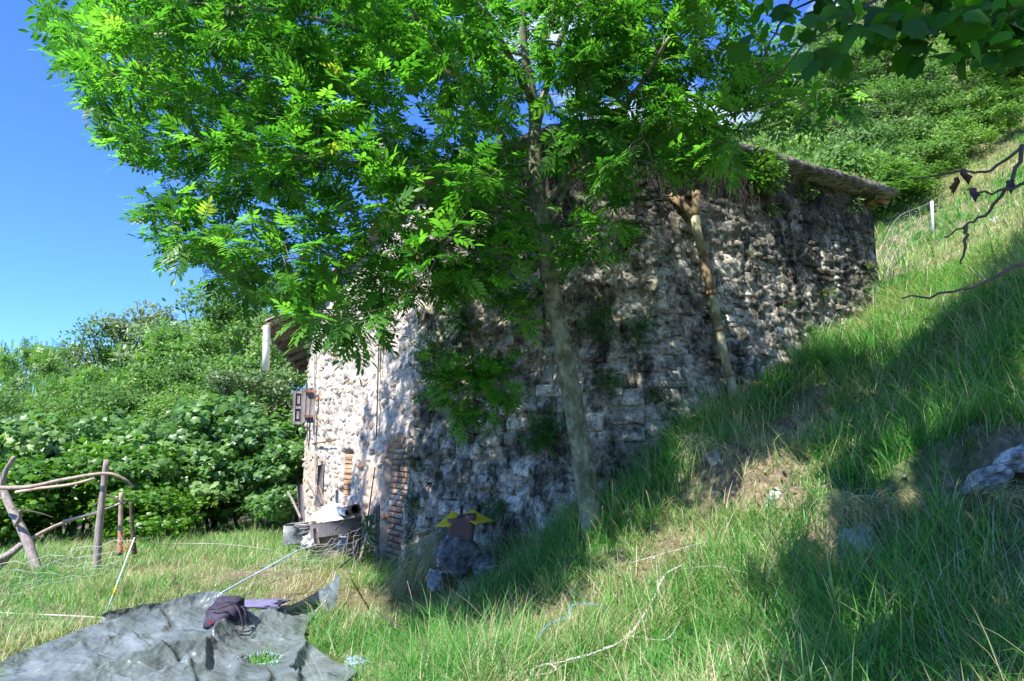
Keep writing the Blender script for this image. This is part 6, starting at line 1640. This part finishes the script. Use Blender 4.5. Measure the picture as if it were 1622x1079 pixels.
for k in range(40):
    p = np.array(PG(rng.uniform(550, 575), rng.uniform(1040, 1052), .06)); mb.tube(curve([p, p + rng.normal(size=3) * .015, p + rng.normal(size=3) * .025 + (.02, 0, -.02)], 3), .0014, 4, False)
link('frayed_threads', mb.mesh('frayed_threads', M['blue_cord']), tarp, kind='stuff')
stick([tuple(back[-1]), P(545, 893, 8.7), P(575, 870, 9.0)], (.012, .006), 'black', 'cord', 'dark cord tying up the pointed tarp corner', 'cord', 6, 0)
stick([P(345, 943, back[6][1]), P(400, 912, 8.2), P(440, 890, 8.6), P(474, 871, 9.2)], (.009, .007), 'blue_cord', 'cord', 'pale blue guy cord rising right from the tarp edge', 'cord', 6, 0)
stick([PG(532, 905, .2), PG(520, 945, .05), PG(500, 968, .03)], (.006, .005), 'cord', 'cord', 'thin pale string dangling by the tarp corner', 'cord', 5, 0)

# rucksack and folded cloth on the tarp
bpx = np.array(PG(353, 1002)); bpx[2] = .045
bag = thing('backpack', 'dark purple rucksack with a small red mark slumped on the tarp', 'backpack', tuple(bpx))
def blob(c_, r, mat, name, parent, seed, e=.75, lump=.12, lean=(0, 0), label=None, sub=30):
    th, ph = np.meshgrid(np.linspace(0, 2 * math.pi, sub, endpoint=False), np.linspace(-math.pi / 2, math.pi / 2, sub // 2))
    f = lambda w, p_: np.sign(w) * np.abs(w) ** p_
    x = f(np.cos(th), e) * f(np.cos(ph), e); y = f(np.sin(th), e) * f(np.cos(ph), e); z = f(np.sin(ph), e)
    n_ = 1 + lump * ((fbm(th * 1.6 + seed, ph * 2.2, seed, 3) - .5) * 2 * np.cos(ph)) - .5 * lump * np.clip(ridge(x * 2.1 + seed, z * 3, seed + 4), 0, 1) ** 3
    X2 = x * r[0] * n_ + lean[0] * z * r[2]; Y2 = y * r[1] * n_ + lean[1] * z * r[2]; Z2 = z * r[2] * n_
    V = np.stack([X2, Y2, Z2], -1).reshape(-1, 3) + np.array(c_); m_ = sub // 2
    ii = np.arange(m_ - 1)[:, None] * sub + np.arange(sub)[None]; jj = np.arange(m_ - 1)[:, None] * sub + (np.arange(sub)[None] + 1) % sub
    Q = np.stack([ii, jj, jj + sub, ii + sub], -1).reshape(-1, 4)
    return link(name, make_mesh(name, V, Q, {'rnd': np.full(len(V), .5)}, True, M[mat]), parent, label)
blob(bpx + (0, .05, .12), (.155, .12, .13), 'bag', 'bag_body', bag, 3, .8, .22, lean=(.25, .1))
blob(bpx + (-.02, -.08, .08), (.11, .06, .08), 'bag', 'front_pocket', bag, 5, .8, .2, lean=(.3, .2))
blob(bpx + (.04, .05, .205), (.10, .085, .04), 'bag', 'top_flap', bag, 7)
mb = MB(); mb.bbox(bpx + (-.045, -.150, .075), (.012, 0, 0), (0, .005, 0), (0, 0, .012), .003); link('red_mark', mb.mesh('red_mark', M['red']), bag, 'small red mark')
for sg in (-1, 1):
    cc = curve([bpx + (.10 + .02 * sg, -.02 - .05 * sg, .20), bpx + (.17, -.04 - .05 * sg, .15), bpx + (.22, -.07 - .05 * sg, .03), bpx + (.19, -.12 - .04 * sg, -.01)], 5)
    mb = MB(); w_ = np.array([0, .016, .006])
    mb.add(np.vstack([cc - w_, cc + w_, cc + w_ + (.006, 0, .006), cc - w_ + (.006, 0, .006)]), None, [(a_ * len(cc) + i_, a_ * len(cc) + i_ + 1, ((a_ + 1) % 4) * len(cc) + i_ + 1, ((a_ + 1) % 4) * len(cc) + i_) for a_ in range(4) for i_ in range(len(cc) - 1)])
    link('shoulder_strap', mb.mesh('shoulder_strap', M['bag'], True), bag)
mb = MB(); mb.tube(curve([bpx + (-.10, -.09, .17), bpx + (-.02, -.13, .185), bpx + (.07, -.10, .20)], 6), .006, 6); link('zip', mb.mesh('zip', M['black'], True), bag)
blob(np.array(PG(412, 972)) + (0, 0, .09), (.22, .13, .022), 'purple', 'folded_cloth', None, 9, .5, .5)
o = bpy.data.objects['folded_cloth']; o['label'] = 'lilac cloth lying on the tarp right of the rucksack'; o['category'] = 'cloth'

# ------------------------------------------------------------------ ropes in the grass
def gp(px_, py_, Y_guess, up=.05):
    """point on the ground along the line of sight"""
    best = None
    for Y in np.arange(2.2, 11, .02):
        p = P(px_, py_, Y)
        if p.z < g1(p.x, p.y) + up: return np.array([p.x, p.y, g1(p.x, p.y) + up])
    return np.array(P(px_, py_, Y_guess))
rp_ = [gp(835, 1082, 4.5, .07), gp(850, 1058, 4.6, .08), gp(900, 1048, 4.7, .09), gp(955, 1030, 4.8, .10), gp(995, 1008, 4.9, .12), gp(1030, 960, 5.2, .14), gp(1052, 915, 5.5, .17), gp(1080, 897, 5.6, .20)]
cr_ = curve(rp_, 10); rope = thing('rope', 'twisted pair of pale ropes snaking through the grass in the foreground', 'rope', tuple(rp_[3]))
for sg in (0, math.pi):
    an = np.linspace(0, 26, len(cr_)) + sg; off = np.stack([np.cos(an) * .0055, np.sin(an) * .0055, np.abs(np.sin(an)) * .004], -1)
    mb = MB(); mb.tube(cr_ + off, .0048, 6); link('rope_strand', mb.mesh('rope_strand', M['cord'], True), rope)
stick([gp(850, 1058, 4.6, .07), gp(870, 1052, 4.6, .1), gp(880, 1064, 4.6, .06), gp(842, 1072, 4.6, .06)], (.007, .006), 'cord', 'rope', 'knotted loop at the near end of the pale rope', 'rope', 6, 0)
stick([gp(1000, 1010, 4.9, .08), gp(1040, 1014, 4.9, .08), gp(1062, 1008, 4.9, .08), gp(1085, 970, 5, .08)], (.004, .0035), 'cord', 'rope', 'thin pale rope branching right from the twisted rope', 'rope', 6, 0)
stick([gp(1080, 902, 5.6, .12), gp(1130, 897, 5.6, .14), gp(1180, 907, 5.5, .12)], (.004, .0035), 'cord', 'rope', 'short pale rope end lying beyond the twisted rope', 'rope', 6, 0)
stick([gp(1000, 893, 5.9, .12), gp(1050, 878, 5.9, .14), gp(1120, 858, 5.9, .14)], (.003, .0025), 'cord', 'rope', 'thin string stretched through grass above the twisted rope', 'rope', 6, 0)
stick([gp(845, 1020, 5, .05), gp(870, 990, 5.2, .07), gp(900, 978, 5.3, .10), gp(905, 960, 5.4, .10), gp(945, 958, 5.4, .07), gp(965, 968, 5.4, .05)], (.0045, .004), 'deep_blue_cord', 'rope', 'blue cord looped in the grass below the trunk', 'rope', 6, 0)
# thin dead stalk crossing the foreground
stick([gp(596, 968, 6, .12), P(660, 1010, 5.1), P(700, 1040, 4.8), P(720, 1075, 4.6)], (.006, .003), 'dark_bark', 'stalk', 'dark dead stalk crossing the grass right of the tarp', 'stalk', 5, .1)
stick([gp(662, 1010, 6, .02), P(655, 960, 5.6), P(645, 920, 5.6)], (.006, .002), 'plank', 'stalk', 'tall pale grass stalk in front of the wall corner', 'stalk', 5, 0)

# ------------------------------------------------------------------ hillside net fence
for k, (px_, y0_, y1_, Y_, lab) in enumerate(((1477, 370, 319, 17, 'white stake of the hillside net fence nearest the roof end'), (1587, 275, 245, 24, 'farther white stake of the hillside net fence'))):
    a = np.array(P(px_ + 1, y0_, Y_)); a[2] = min(a[2], g1(a[0], a[1])); b = np.array(P(px_ - 1, y1_, Y_)); mb = MB(); mb.tube([a - (0, 0, .1), (a + b) / 2, b], .036 if k == 0 else .04, 8)
    link('fence_stake', mb.mesh('fence_stake', M['white'], True), None, lab, 'stake')
hf = thing('hillside_netting', 'thin net fence crossing the hillside meadow between white stakes', 'netting', tuple(P(1420, 440, 12)))
mb = MB(); path_ = [(9.6, 12), (17, 17), (24, 24)]
ptsf = [P(1400, 470, 11.0), P(1430, 405, 13.0), P(1477, 368, 17), P(1530, 322, 20), P(1587, 275, 24), P(1640, 235, 28)]
cf = curve(ptsf, 6)
for hh in (.05, .25, .5, .8):
    mb.tube([q + np.array([0, 0, hh]) for q in cf], .0035, 4, False)
for q in cf[::2]: mb.tube([q, q + np.array([0, 0, .8])], .003, 4, False)
link('netting', mb.mesh('netting', M['cord']), hf)
print('tris', sum(len(o.data.loop_triangles) if (o.type == 'MESH' and not o.data.calc_loop_triangles()) else 0 for o in scene.objects))
